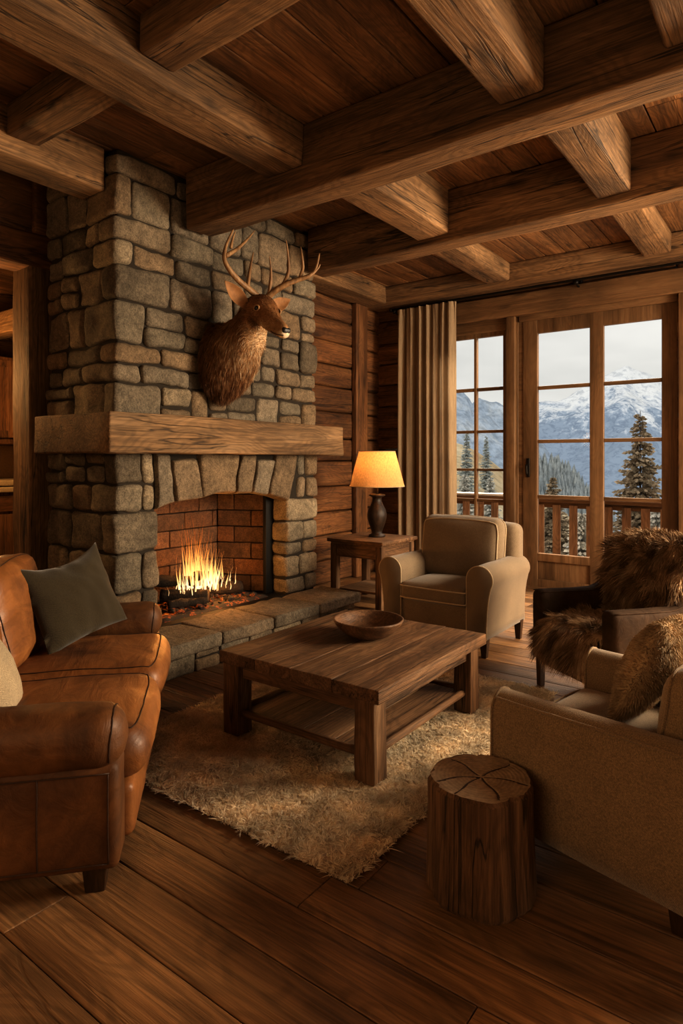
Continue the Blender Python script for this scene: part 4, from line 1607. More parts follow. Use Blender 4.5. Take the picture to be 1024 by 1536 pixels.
cl = sh.mul((0.72, 0.46, 0.22), sh.ramp(wn, [(0.3, 0.72), (0.7, 1.1)]), 1.0)
df = sh.n('ShaderNodeBsdfDiffuse')
tl = sh.n('ShaderNodeBsdfTranslucent')
sh.l(cl, df.inputs['Color'])
sh.l(cl, tl.inputs['Color'])
mx = sh.n('ShaderNodeMixShader')
mx.inputs[0].default_value = 0.30
sh.l(df.outputs[0], mx.inputs[1])
sh.l(tl.outputs[0], mx.inputs[2])
sh.l(mx.outputs[0], sh.out.inputs['Surface'])
mb = MB()
z0, z1 = 0.535, 0.905
rings = []
for (r_, z_) in ((0.293, z0), (0.195, z1)):
    rings.append([Vector((r_ * math.cos(2 * PI * j / 56), r_ * math.sin(2 * PI * j / 56), z_)) for j in range(56)])
mid = [[rings[0][j].lerp(rings[1][j], k / 6) for j in range(56)] for k in range(7)]
mb.add(*loft(mid, cap=False))
shade = mb.build('lamp_shade', sh.m, t, world=False)
for r_, z_ in ((0.293, z0), (0.195, z1)):
    mb = MB()
    mb.add(*tube([(r_ * math.cos(2 * PI * j / 56), r_ * math.sin(2 * PI * j / 56), z_) for j in range(57)], 0.004, 6))
    mb.build('shade_trim', M['piping'], shade, world=False)
mb = MB()
for k in range(3):
    a = 2 * PI * k / 3
    mb.add(*tube([(0.012 * math.cos(a), 0.012 * math.sin(a), 0.61), (0.19 * math.cos(a), 0.19 * math.sin(a), 0.885)], 0.0025, 5))
mb.build('shade_support', M['brass'], shade, world=False)
bulbm = N('bulb_glow')
be = bulbm.n('ShaderNodeEmission')
be.inputs['Color'].default_value = (1, 0.62, 0.25, 1)
be.inputs['Strength'].default_value = 6
bulbm.l(be.outputs[0], bulbm.out.inputs['Surface'])
mb = MB()
mb.add(*lathe([(0.0, 0.641), (0.014, 0.645), (0.022, 0.665), (0.030, 0.69), (0.030, 0.71), (0.02, 0.728), (0.0, 0.733)], 18))
mb.build('bulb', bulbm.m, t, world=False)

# ================================================================ CURTAIN
cm = N('linen_curtain')
v_, r_, raw_ = cm.coords()
c0 = cm.noise(raw_, 240.0, 2.0)
c1 = cm.noise(cm.mapping(raw_, (60, 60, 4)), 1.0, 4.0)
cl = cm.mul((0.46, 0.345, 0.225), cm.ramp(c0, [(0.3, 0.7), (0.7, 1.15)]), 1.0)
cl = cm.mul(cl, cm.ramp(c1, [(0.3, 0.8), (0.7, 1.1)]), 1.0)
df = cm.n('ShaderNodeBsdfDiffuse')
tl = cm.n('ShaderNodeBsdfTranslucent')
cm.l(cl, df.inputs['Color'])
cm.l(cl, tl.inputs['Color'])
cm.l(cm.bump(c0, 0.4, 0.003), df.inputs['Normal'])
mx = cm.n('ShaderNodeMixShader')
mx.inputs[0].default_value = 0.28
cm.l(df.outputs[0], mx.inputs[1])
cm.l(tl.outputs[0], mx.inputs[2])
cm.l(mx.outputs[0], cm.out.inputs['Surface'])
mb = MB()
NX, NZ = 190, 30
CX0, CX1 = -4.30, -3.47
v, f = [], []
for i in range(NX + 1):
    u = i / NX
    for k in range(NZ + 1):
        q = k / NZ
        z = 0.02 + 3.42 * q
        amp = 0.052 * (1 - 0.45 * q ** 6)
        ph = u * 2 * PI * 7 + 1.1 * math.sin(u * 8 + 0.6) + 0.35 * math.sin(q * 3 + u * 5)
        x = CX0 + (CX1 - CX0) * u + 0.018 * math.cos(ph * 1.0) * (1 - 0.3 * q) + 0.02 * (1 - q) * math.sin(u * 5) * 0.5
        y = 7.045 + amp * math.sin(ph) + 0.012 * math.sin(ph * 2.3 + q * 2) + (0.010 * math.sin(u * 190) if q > 0.975 else 0)
        v.append(Vector((x, y, z)))
for i in range(NX):
    for k in range(NZ):
        a = i * (NZ + 1) + k
        f.append((a, a + NZ + 1, a + NZ + 2, a + 1))
mb.add(v, f, 0.4)
tag(mb.build('curtain', cm.m), 'beige linen curtain hanging in folds left of the window', 'curtain')
t = thing('curtain_rod', 'thin black iron curtain rod along the top of the window wall', 'curtain rod', (-2.2, 7.04, 3.455))
mb = MB()
mb.add(*tube([(-4.36 + 0.3 * i, 7.045, 3.455) for i in range(17)], 0.014, 10))
mb.build('pole', M['iron'], t)
for bx in (-4.33, -2.03, 0.3):
    mb = MB()
    mb.add(*rbox((bx - 0.02, 7.19, 3.37), (bx + 0.02, 7.228, 3.50), 0.006))
    mb.add(*tube([(bx, 7.2, 3.41), (bx, 7.12, 3.405), (bx, 7.05, 3.43)], 0.010, 8))
    mb.add(*lathe([(0.026, -0.022), (0.03, 0), (0.026, 0.022)], 12, (bx, 7.045, 3.43)))
    mb.build('bracket', M['iron'], t)
mb = MB()
mb.add(*lathe([(0.0, -0.03), (0.022, -0.02), (0.03, 0.0), (0.022, 0.02), (0.0, 0.03)], 14, (-4.385, 7.045, 3.455)))
mb.build('finial', M['iron'], t)

# ================================================================ MOUNTED DEER HEAD
deer_skin = N('deer_coat')
v_, r_, raw_ = deer_skin.coords()
DARKF, MIDF, LITF = (0.050, 0.020, 0.008), (0.26, 0.115, 0.040), (0.52, 0.33, 0.165)
cl = deer_skin.ramp(r_, [(0.0, DARKF), (0.45, MIDF), (0.8, LITF), (1.0, (0.72, 0.60, 0.44))])
n1 = deer_skin.noise(raw_, 30.0, 4.0)
cl = deer_skin.mul(cl, deer_skin.ramp(n1, [(0.3, 0.7), (0.7, 1.2)]), 0.8)
deer_skin.surf(cl, 0.7, deer_skin.bump(n1, 0.3, 0.006), 0.3)
DEER = deer_skin.m

RINGS = [  # centre, half height, half width, direction
    ((-3.905, 3.575, 2.300), .300, .185, (1, 0, 0.0)),
    ((-3.86, 3.575, 2.305), .318, .205, (1, 0, 0.06)),
    ((-3.79, 3.578, 2.325), .300, .200, (1, 0, .25)),
    ((-3.71, 3.583, 2.375), .250, .180, (1, 0, .55)),
    ((-3.63, 3.588, 2.445), .200, .155, (.8, 0, .7)),
    ((-3.565, 3.594, 2.520), .165, .132, (.65, 0, .75)),
    ((-3.515, 3.598, 2.590), .142, .116, (.7, 0, .6)),
    ((-3.470, 3.600, 2.650), .126, .110, (.9, -.1, .15)),
    ((-3.415, 3.598, 2.668), .114, .106, (.95, -.22, -.30)),
    ((-3.355, 3.583, 2.628), .106, .092, (.9, -.25, -.5)),
    ((-3.290, 3.565, 2.570), .088, .068, (.9, -.25, -.5)),
    ((-3.225, 3.548, 2.518), .068, .053, (.9, -.25, -.45)),
    ((-3.165, 3.533, 2.478), .058, .048, (.9, -.25, -.40)),
    ((-3.122, 3.522, 2.452), .052, .045, (.9, -.25, -.35)),
    ((-3.098, 3.516, 2.438), .036, .034, (.9, -.25, -.35)),
    ((-3.090, 3.514, 2.433), .014, .014, (.9, -.25, -.35)),
]


def interp_rings(R, per=4):
    cs = smooth_path([r[0] for r in R], per)
    ds = smooth_path([Vector(r[3]).normalized() for r in R], per)
    hs = smooth_path([Vector((r[1], r[2], 0)) for r in R], per)
    return list(zip(cs, ds, hs))


body = MB()
RI = interp_rings(RINGS)
rings, NB = [], 32
for i, (c, d, h) in enumerate(RI):
    d = d.normalized()
    side = d.cross(Vector((0, 0, 1))).normalized()
    up = side.cross(d).normalized()
    s = i / (len(RI) - 1)
    ring = []
    for j in range(NB):
        a = 2 * PI * j / NB
        ca, sa = math.cos(a), math.sin(a)
        wf = 1.0
        if s > 0.55:                       # skull: broad brow, narrow jaw
            wf = 1.0 + 0.10 * sa if s < 0.72 else 1.0 - 0.10 * sa
        elif s < 0.45:                      # chest: fuller in front
            wf = 1.0 - 0.12 * sa
        p = c + side * (ca * h.y * wf) + up * (sa * h.x)
        n_ = (side * ca + up * sa)
        p += n_ * (0.010 * nz3(p, 9, 4) + 0.006 * nz3(p, 22, 7)) * (1.0 if s < 0.5 else 0.25)
        p.x = max(p.x, FX + 0.006)
        ring.append(p)
    rings.append(ring)
v, f = loft(rings)


def sst(x, a, b):
    t_ = max(0.0, min(1.0, (x - a) / (b - a)))
    return t_ * t_ * (3 - 2 * t_)


def tone(p):
    """lightness of the coat"""
    w_ = nz3(p, 10, 2)
    neck = 0.16 + 0.28 * sst(p.x, -3.92, -3.66)
    front = sst(p.x + 0.5 * p.z, -2.62, -2.36) * sst(2.64 - p.z, 0.0, 0.22)
    neck += 0.30 * front * (0.8 + 0.5 * w_)
    neck *= 0.62 + 0.38 * sst(p.z, 2.03, 2.22)
    head = 0.46 - 0.16 * sst(p.z, 2.66, 2.76) + 0.10 * sst(2.60 - p.z, 0.0, 0.08)
    head += 0.42 * sst(p.x, -3.20, -3.12) * sst(2.462 - p.z, 0.0, 0.02)
    head += 0.30 * sst(-3.30 - p.x, 0.0, 0.06) * sst(2.575 - p.z, 0.0, 0.04)
    m_ = sst(p.x, -3.56, -3.40)
    return max(0.0, min(1.0, neck + (head - neck) * m_ + 0.10 * w_))


body.v = [tuple(p) for p in v]
body.f = [tuple(q) for q in f]
body.r = [tone(sum((Vector(v[i]) for i in q), Vector()) / len(q)) for q in f]
neck_mb = MB()
neck_mb.v, neck_mb.f, neck_mb.r = list(body.v), list(body.f), list(body.r)


def ear(mb, base, tip, nrm, w):
    base, tip, nrm = Vector(base), Vector(tip), Vector(nrm).normalized()
    ax = (tip - base)
    sd = ax.cross(nrm).normalized()
    nrm = sd.cross(ax).normalized()
    rings = []
    for i in range(15):
        s = i / 14
        ww = w * (0.22 + 0.86 * math.sin(PI * min(1, s * 0.78 + 0.10))) * (1 - s ** 3.2) ** 0.7 + 0.001
        c = base + ax * s - nrm * (0.02 * math.sin(PI * s))
        ring = []
        for j in range(20):
            a = 2 * PI * j / 20
            u, q = math.cos(a), math.sin(a)
            cup = 0.55 * ww * (u * u)          # edges curl forward
            ring.append(c + sd * (u * ww) + nrm * (cup + 0.006 * q))
        rings.append(ring)
    vv, ff = loft(rings)
    b = len(mb.v)
    mb.v.extend([tuple(p) for p in vv])
    mb.f.extend([tuple(b + k for k in q) for q in ff])
    for q in ff:
        inner = sum(((Vector(vv[k]) - base).dot(nrm) for k in q)) / len(q)
        mb.r.append(0.52 if q[0] % 20 < 10 else 0.30)


ear(body, (-3.505, 3.510, 2.690), (-3.545, 3.325, 2.855), (0.62, -0.55, 0.1), 0.056)
ear(body, (-3.44, 3.690, 2.690), (-3.37, 3.880, 2.800), (0.55, -0.62, -0.15), 0.054)
dr = thing('mounted_deer_head', 'mounted stag head with antlers on the stone chimney above the mantel', 'deer head', (-3.92, 3.58, 2.3))
bo = body.build('deer_body', DEER, dr)

# short coat
P, Nn = tri_sample(neck_mb, 30000, lambda c, nr: np.where(c[:, 0] < -3.90, 0.0, np.where(c[:, 0] > -3.34, 0.5, 1.0)))
hd = np.clip((P[:, 0] + 3.56) / 0.12, 0, 1)[:, None]
flow = (1 - hd) * np.array([-0.15, 0, -1.0]) + hd * np.array([-0.85, 0.22, 0.35])
flow = flow - Nn * np.sum(flow * Nn, axis=1, keepdims=True)
fd = field(P, 14, 3.0)
D = flow + Nn * 0.28 + fd * 0.30 + RNG.normal(size=P.shape) * 0.10
Ln = (0.014 + 0.044 * (1 - hd[:, 0])) * RNG.uniform(0.7, 1.3, len(P))
Ln = np.where(P[:, 0] > -3.16, 0.004, Ln)
rn = np.clip(np.array([tone(Vector(p)) for p in P]) + RNG.normal(size=len(P)) * 0.16, 0, 1)
fo = strands(P, D, Ln, 0.0016, Nn * -0.12 + np.array([0, 0, -0.15]), 'fur', DEER, dr, world=True, rnd=rn)
fo['kind'] = 'stuff'

eye_m = plain('dark_glass_eye', (0.006, 0.003, 0.002), 0.06, spec=0.8)
for c in ((-3.372, 3.497, 2.655), (-3.322, 3.668, 2.652)):
    mb = MB()
    v, f = lathe([(0.0, -0.022)] + [(0.022 * math.cos(a), 0.022 * math.sin(a)) for a in [(-80 + 16 * k) * PI / 180 for k in range(11)]] + [(0.0, 0.022)], 18)
    mb.add([Vector(c) + p for p in v], f)
    e = mb.build('eye', eye_m, dr)
    mb = MB()
    sgn = -1 if c[1] < 3.58 else 1
    pts = []
    for k in range(17):
        a = 2 * PI * k / 16
        pts.append((c[0] + 0.028 * math.cos(a), c[1] + sgn * 0.009, c[2] + 0.020 * math.sin(a)))
    mb.add(*tube(pts, 0.0055, 6), rnd=0.72)
    mb.build('eyelid', DEER, e)
mb = MB()
v, f = rbox((-0.024, -0.036, -0.026), (0.020, 0.036, 0.024), 0.020, (4, 5, 4), 0.003, 20)
Rn = Matrix.Rotation(-0.27, 3, 'Z') @ Matrix.Rotation(0.35, 3, 'Y')
mb.add([Vector((-3.100, 3.517, 2.455)) + Rn @ p for p in v], f)
mb.build('nose', plain('wet_black_nose', (0.010, 0.007, 0.006), 0.4, bump=0.3, bs=150), dr)
mb = MB()
mb.add(*tube(smooth_path([(-3.10, 3.490, 2.415), (-3.13, 3.482, 2.420), (-3.18, 3.485, 2.435), (-3.23, 3.492, 2.462)], 4), 0.004, 6))
mb.build('mouth', M['seam'], dr)

antl = N('antler_horn')
v_, r_, raw_ = antl.coords()
n1 = antl.noise(antl.mapping(raw_, (30, 30, 8)), 1.0, 5.0)
antl.surf(antl.ramp(n1, [(0.3, (0.12, 0.060, 0.024)), (0.55, (0.26, 0.145, 0.062)), (0.75, (0.40, 0.26, 0.13))]), 0.55, antl.bump(n1, 0.5, 0.006), 0.4)


def antler(main, tines, xb, xt):
    mb = MB()

    def pt(q, s):
        return on_x(q[0], q[1], xb + (xt - xb) * s)
    path = [pt(q, s) for q, s in main]
    sp = smooth_path(path, 5)
    nmx = len(sp) - 1
    mb.add(*tube(sp, [0.024 * (1 - i / nmx) ** 0.7 + 0.005 for i in range(nmx + 1)], 10))
    mb.add(*tube([sp[0] + (sp[1] - sp[0]) * 0.1 * k for k in range(4)], [0.026, 0.034, 0.033, 0.026], 10))
    for tn, r0 in tines:
        tp = smooth_path([pt(q, s) for q, s in tn], 5)
        n_ = len(tp) - 1
        mb.add(*tube(tp, [r0 * (1 - i / n_) ** 0.8 + 0.0025 for i in range(n_ + 1)], 8))
    mb.build('antler', antl.m, dr)


antler([((386, 446), 0), ((376, 436), 0.1), ((358, 421), 0.35), ((343, 403), 0.6), ((336, 386), 0.8), ((340, 366), 0.9), ((350, 344), 1.0)],
       [([((338, 384), 0.75), ((355, 374), 0.85), ((370, 360), 0.95), ((382, 346), 1.05)], 0.017), ([((371, 430), 0.15), ((374, 410), 0.3), ((377, 392), 0.4), ((380, 378), 0.45)], 0.015), ([((346, 372), 0.95), ((349, 358), 0.85), ((353, 347), 0.75)], 0.011)], -3.49, -3.50)
antler([((400, 447), 0), ((410, 438), 0.15), ((428, 427), 0.4), ((446, 420), 0.6), ((463, 414), 0.8), ((473, 404), 0.9), ((479, 380), 1.0)],
       [([((403, 443), 0.05), ((406, 420), 0.15), ((406, 402), 0.2), ((404, 384), 0.25)], 0.015), ([((424, 429), 0.35), ((432, 410), 0.4), ((432, 385), 0.45), ((429, 360), 0.5)], 0.018), ([((449, 419), 0.62), ((454, 402), 0.65), ((453, 385), 0.7), ((451, 370), 0.7)], 0.014), ([((468, 411), 0.85), ((477, 402), 0.95), ((480, 396), 1.0)], 0.010)], -3.45, -3.12)

# ================================================================ KITCHEN BEYOND THE OPENING
KX = -7.25
t = thing('kitchen_wall_cabinet', 'dark wooden wall cabinet in the room beyond the post, left edge', 'cabinet', (KX, 3.4, 1.7))
part('carcass', M['wall_z'], t, ((XK + 0.02, 2.6, 1.68), (KX - 0.02, 4.6, 2.66), 0.01, (2, 6, 3)))
for a in (2.62, 3.12, 3.62, 4.12):
    mb = MB()
    mb.add(*rbox((KX - 0.022, a, 1.75), (KX, a + 0.46, 2.62), 0.006))
    mb.add(*rbox((KX - 0.01, a, 1.75), (KX + 0.012, a + 0.07, 2.62), 0.004))
    mb.add(*rbox((KX - 0.01, a + 0.39, 1.75), (KX + 0.012, a + 0.46, 2.62), 0.004))
    mb.add(*rbox((KX - 0.01, a + 0.06, 1.75), (KX + 0.011, a + 0.40, 1.83), 0.004))
    mb.add(*rbox((KX - 0.01, a + 0.06, 2.54), (KX + 0.011, a + 0.40, 2.62), 0.004))
    mb.build('door', M['wall_z'], t)
t = thing('kitchen_base_cabinet', 'wooden kitchen base cabinet beyond the post, under the pale worktop', 'cabinet', (KX + 0.1, 3.4, 0))
part('carcass', M['wall_z'], t, ((XK + 0.02, 2.6, 0), (KX + 0.1, 4.6, 1.14), 0.01, (2, 6, 3)))
for a in (2.62, 3.12, 3.62, 4.12):
    mb = MB()
    mb.add(*rbox((KX + 0.09, a, 0.10), (KX + 0.122, a + 0.46, 0.90), 0.006))
    mb.build('door', M['wall_z'], t)
    mb = MB()
    mb.add(*rbox((KX + 0.09, a, 0.93), (KX + 0.122, a + 0.46, 1.11), 0.006))
    mb.build('drawer', M['wall_y'], t)
wt = plain('pale_worktop', (0.52, 0.40, 0.24), 0.4)
mb = MB()
mb.add(*rbox((XK + 0.02, 2.58, 1.142), (KX + 0.15, 4.62, 1.20), 0.01, (2, 6, 1)))
mb.add(*rbox((XK + 0.02, 2.58, 1.215), (KX + 0.12, 4.62, 1.275), 0.01, (2, 6, 1)))
mb.add(*rbox((XK + 0.02, 2.6, 1.19), (KX + 0.05, 4.6, 1.23), 0.004))
tag(mb.build('kitchen_worktop', wt), 'pale two-layer worktop on the base cabinet beyond the post', 'worktop')
mb = MB()
for a in range(6):
    mb.add(*rbox((XK + 0.005, 2.6 + a * 0.34, 1.277), (XK + 0.02, 2.93 + a * 0.34, 1.678), 0.004))
struct('trim_8', mb, plain('warm_backsplash', (0.50, 0.30, 0.13), 0.45, bump=0.2), 'tan backsplash over the worktop beyond the post', 'trim')
cbeam((XK, 3.3, 2.86), (-5.25, 3.5, 3.10), 'x', 'beam in the room beyond the opening, at the left edge over the cabinets')

# ================================================================ OUTDOORS
wood_out = wood('balcony_wood', 'z', (0.26, 0.15, 0.085), (0.42, 0.26, 0.15), (0.55, 0.37, 0.23), 0.75, 8.0, 0.3, 0.3, 0.2)
snow = plain('snow', (0.80, 0.82, 0.84), 0.8, bump=0.5, bs=12)
mb = MB()
y = YW + 0.26
while y < 8.68:
    mb.add(*rbox((-7.0, y, -0.10), (2.6, y + 0.136, -0.03), 0.006, (8, 1, 1)))
    y += 0.142
struct('balcony_floor', mb, wood_out, 'wooden balcony deck outside the glazed door', 'balcony')
BY = 8.55
t = thing('balcony_railing', 'brown wooden balcony railing with flat upright slats outside the windows', 'railing', (-2.2, BY, -0.03))
mb = MB()
mb.add(*rbox((-7.0, BY - 0.06, 0.93), (2.6, BY + 0.06, 0.985), 0.01, (20, 1, 1), 0.003))
mb.add(*rbox((-7.0, BY - 0.02, 0.86), (2.6, BY + 0.02, 0.935), 0.006, (20, 1, 1)))
mb.add(*rbox((-7.0, BY - 0.02, 0.06), (2.6, BY + 0.02, 0.13), 0.006, (20, 1, 1)))
mb.build('handrail', M['frame_x'], t)
x = -6.9
while x < 2.5:
    mb = MB()
    mb.add(*rbox((x, BY - 0.045, -0.03), (x + 0.105, BY - 0.018, 0.90), 0.006, (1, 1, 4), 0.002))
    mb.build('baluster', wood_out, t)
    x += 0.218
mb = MB()
mb.add(*rbox((-7.0, BY - 0.055, 0.988), (-3.1, BY + 0.055, 1.030), 0.018, (40, 2, 1), 0.008, 6))
tag(mb.build('snow_cap', snow), 'strip of snow lying on the balcony handrail outside the side window', 'snow', kind='stuff')


def view_grid(r0, r1, d0, d1, nr, nd, fn):
    """terrain patch over right/forward distances"""
    mb, v, f = MB(), [], []
    for i in range(nd + 1):
        d = d0 + (d1 - d0) * i / nd
        for j in range(nr + 1):
            q = r0 + (r1 - r0) * j / nr
            r = q * d
            x, y = rv(r, d)
            v.append(Vector((x, y, fn(q, d, x, y))))
    for i in range(nd):
        for j in range(nr):
            a = i * (nr + 1) + j
            f.append((a, a + 1, a + nr + 2, a + nr + 1))
    mb.add(v, f, 0.5)
    return mb


def pl(x, pts):
    if x <= pts[0][0]:
        return pts[0][1]
    for (a, b), (c, d) in zip(pts[:-1], pts[1:]):
        if x <= c:
            return b + (d - b) * (x - a) / (c - a)
    return pts[-1][1]


def ridged(p, octv=5):
    a, s, tot = 1.0, 1.0, 0.0
    for _ in range(octv):
        tot += a * (1 - abs(mnoise.noise(p * s)) * 2)
        a *= 0.5
        s *= 2.1
    return tot


# the far snowy range
RIDGE = [(560, 600), (683, 612), (757, 622), (790, 610), (808, 603), (835, 602), (850, 597), (866, 585), (884, 574), (903, 566), (925, 553), (940, 548), (955, 556), (972, 563), (990, 570), (1030, 592), (1120, 600)]
DR = 620.0


def far_h(q, d, x, y):
    px = 512 + FOC * q
    top = EYE + (HZ - pl(px, RIDGE)) / FOC * DR
    s = (d - 260) / (DR - 260)
    lowz = -75
    if s <= 1:
        z = lowz + (top - lowz) * (0.25 * s + 0.75 * s ** 1.5)
    else:
        z = top - (s - 1) * 260
    k = ridged(Vector((x * 0.010, y * 0.010, 2.0)))
    z += (k - 0.9) * 17 * max(0, min(1, s)) * (1 - 0.75 * max(0, min(1, (s - 0.75) / 0.25)))
    return z


mt = N('far_mountain')
tc = mt.n('ShaderNodeTexCoord')
sp_ = mt.n('ShaderNodeSeparateXYZ')
mt.l(tc.outputs['Object'], sp_.inputs[0])
n1 = mt.noise(tc.outputs['Object'], 0.035, 8.0, 0.65, 0.5)
n2 = mt.noise(tc.outputs['Object'], 0.16, 6.0, 0.7, 0.8)
hh = mt.math('ADD', mt.math('MULTIPLY', sp_.outputs['Z'], 1 / 90.0), mt.math('MULTIPLY_ADD', n1, 1.5, -0.75))
hh = mt.math('ADD', hh, mt.math('MULTIPLY_ADD', n2, 0.9, -0.45))
sn = mt.ramp(hh, [(0.30, (0.28, 0.345, 0.44)), (0.42, (0.355, 0.42, 0.51)), (0.52, (0.56, 0.60, 0.66)), (0.75, (0.70, 0.72, 0.74))])  # blue-grey of the distance haze is mixed into these colours
rock = mt.ramp(n2, [(0.38, (0.34, 0.38, 0.45)), (0.52, (1, 1, 1))])
sn = mt.mul(sn, rock, 0.4)
mt.surf(sn, 0.95, None, 0.05)
mb = view_grid(-0.05, 0.75, 260, 760, 170, 110, far_h)
struct('far_mountains', mb, mt.m, 'snow covered mountain range beyond the valley', 'mountain')

# nearer blue ridge seen in the side window
RID2 = [(560, 560), (640, 570), (683, 589), (700, 596), (709, 606), (717, 598), (735, 606), (757, 618), (790, 640), (830, 690), (880, 745), (1100, 800)]
DR2 = 230.0


def mid_h(q, d, x, y):
    px = 512 + FOC * q
    top = EYE + (HZ - pl(px, RID2)) / FOC * DR2
    s = (d - 120) / (DR2 - 120)
    z = -40 + (top + 40) * s if s <= 1 else top - (s - 1) * 80
    return z + (ridged(Vector((x * 0.03, y * 0.03, 7.0))) - 0.9) * 4 * max(0, min(1, s)) + 1.2 * mnoise.noise(Vector((x * 0.4, y * 0.4, 0)))


def hill_mat(name, a, b, c, sc):
    h = N(name)
    tc = h.n('ShaderNodeTexCoord')
    n1 = h.noise(tc.outputs['Object'], sc, 8.0, 0.7, 0.3)
    n2 = h.noise(tc.outputs['Object'], sc * 6, 4.0, 0.7)
    cl = h.ramp(n1, [(0.35, a), (0.5, b), (0.66, c)])
    cl = h.mul(cl, h.ramp(n2, [(0.35, 0.65), (0.6, 1.15)]), 0.8)
    return h.surf(cl, 0.95, None, 0.05)


mb = view_grid(0.02, 0.50, 120, 300, 90, 60, mid_h)
struct('hazy_ridge', mb, hill_mat('blue_ridge', (0.28, 0.34, 0.42), (0.34, 0.40, 0.48), (0.50, 0.54, 0.58), 0.06), 'hazy blue ridge seen through the side window', 'mountain')  # ridge colours carry the blue haze themselves

# forested slope falling to the right
SLOPE = [(560, 640), (760, 662), (808, 690), (840, 702), (862, 713), (884, 742), (905, 775), (1100, 900)]
DS = 95.0


def slope_h(q, d, x, y):
    px = 512 + FOC * q
    top = EYE + (HZ - pl(px, SLOPE)) / FOC * DS - 1.0
    s = (d - 40) / (DS - 40)
    z = -14 + (top + 14) * s if s <= 1 else top - (s - 1) * 40
    return z + 0.6 * mnoise.noise(Vector((x * 0.2, y * 0.2, 3)))


fm = hill_mat('hazed_forest', (0.22, 0.25, 0.265), (0.29, 0.315, 0.32), (0.37, 0.385, 0.365), 0.25)  # forest colours greyed with painted-in haze
mb = view_grid(0.27, 0.50, 40, 130, 60, 40, slope_h)
struct('forest_slope', mb, fm, 'dark forested slope falling to the right behind the door', 'hill')
random.seed(3)
mb = MB()
for k in range(520):
    q = random.uniform(0.275, 0.43)
    d = random.uniform(62, 97)
    x, y = rv(q * d, d)
    z = slope_h(q, d, x, y) - 0.3
    h = random.uniform(2.0, 3.8)
    rings = []
    for i in range(5):
        s_ = i / 4
        rr = h * 0.20 * (1 - s_) + 0.02
        rings.append([Vector((x + rr * math.cos(2 * PI * j / 7 + i) * (0.8 + 0.4 * ((j + i) % 2)), y + rr * math.sin(2 * PI * j / 7 + i) * (0.8 + 0.4 * ((j + i) % 2)), z + h * s_)) for j in range(7)])
    mb.add(*loft(rings))
o = mb.build('distant_forest', fm)
tag(o, 'distant conifer forest covering the slope behind the glazed door', 'forest', kind='stuff')

# tan meadow hill in the side window
HILL = [(560, 650), (690, 664), (710, 672), (735, 688), (757, 706), (800, 740), (900, 800)]
DH = 62.0


def hill_h(q, d, x, y):
    px = 512 + FOC * q
    top = EYE + (HZ - pl(px, HILL)) / FOC * DH
    s = (d - 22) / (DH - 22)
    z = -5 + (top + 5) * s ** 0.9 if 0 <= s <= 1 else (top - (s - 1) * 25 if s > 1 else -5)
    return z + 0.25 * mnoise.noise(Vector((x * 0.3, y * 0.3, 3)))


mb = view_grid(0.02, 0.36, 22, 90, 50, 40, hill_h)
struct('meadow_hill', mb, hill_mat('dry_meadow', (0.42, 0.30, 0.17), (0.54, 0.44, 0.29), (0.58, 0.53, 0.40), 0.10), 'dry tan meadow hill seen through the side window', 'hill')  # dry tan grass with haze blended into the colour


def ground_h(q, d, x, y):
    return -1.3 - 0.085 * (d - 9) + 0.35 * mnoise.noise(Vector((x * 0.5, y * 0.5, 1)))


mb = view_grid(-0.1, 0.9, 8.5, 60, 60, 60, ground_h)
gm = hill_mat('snowy_ground', (0.36, 0.32, 0.26), (0.66, 0.65, 0.62), (0.82, 0.82, 0.82), 0.9)
struct('snowy_ground', mb, gm, 'ground patched with snow and dry grass below the balcony', 'ground')


# firs
def fir(px, ptop, d, H, R, mat, label, seed, dens=1.0, cat='fir tree'):
    rnd = random.Random(seed)
    top = at_depth(px, ptop, d)
    base = Vector((top.x, top.y, top.z - H))
    t = thing('fir_tree', label, cat, base)
    mb = MB()
    mb.add(*tube([(0, 0, H * i / 8) for i in range(9)], [0.045 * H / 5 * (1 - i / 8.2) + 0.006 for i in range(9)], 8))
    mb.build('trunk', M['dark_z'], t, world=False)
    mb = MB()
    lv = int(60 * dens)
    for i in range(lv):
        s = 0.08 + 0.92 * i / lv
        z = H * (s + rnd.uniform(-0.012, 0.012))
        rr = R * (1 - s) ** 0.85 + 0.03
        rr *= 0.6 + 0.55 * rnd.random()
        nb = max(5, int(9 * (1 - s) + 5))
        for b in range(nb):
            a = 2 * PI * (b + rnd.random() * 0.8) / nb
            z = H * min(0.99, s + rnd.uniform(-0.03, 0.02))
            ln = rr * rnd.uniform(0.6, 1.12)
            dv = Vector((math.cos(a), math.sin(a), 0))
            sd = Vector((-dv.y, dv.x, 0))
            segs = max(4, int(ln / 0.10))
            for k in range(segs):
                q = (k + 0.4) / segs
                c = Vector((0, 0, z)) + dv * (ln * q) + Vector((0, 0, -0.32 * ln * q + 0.20 * ln * q * q))
                for sg in (-1, 1, 0):
                    tl_ = (0.26 * ln * (1 - 0.6 * q) + 0.09) * rnd.uniform(0.7, 1.2)
                    tip = c + (dv * 0.75 + sd * sg * 0.8 + Vector((0, 0, rnd.uniform(-0.35, 0.12)))).normalized() * tl_
                    wv_ = 0.22 * tl_ + 0.012
                    p_ = Vector((0, 0, wv_ * rnd.uniform(0.6, 1.2))) + dv * wv_ * rnd.uniform(-0.6, 0.6)
                    m1 = c.lerp(tip, 0.45)
                    vs = [c, m1 + p_, tip, m1 - p_ * 0.9]
                    mb.add(vs, [(0, 1, 2), (0, 2, 3)], rnd.random())
    mb.build('needles', mat, t, smooth=False, world=False)
    return t


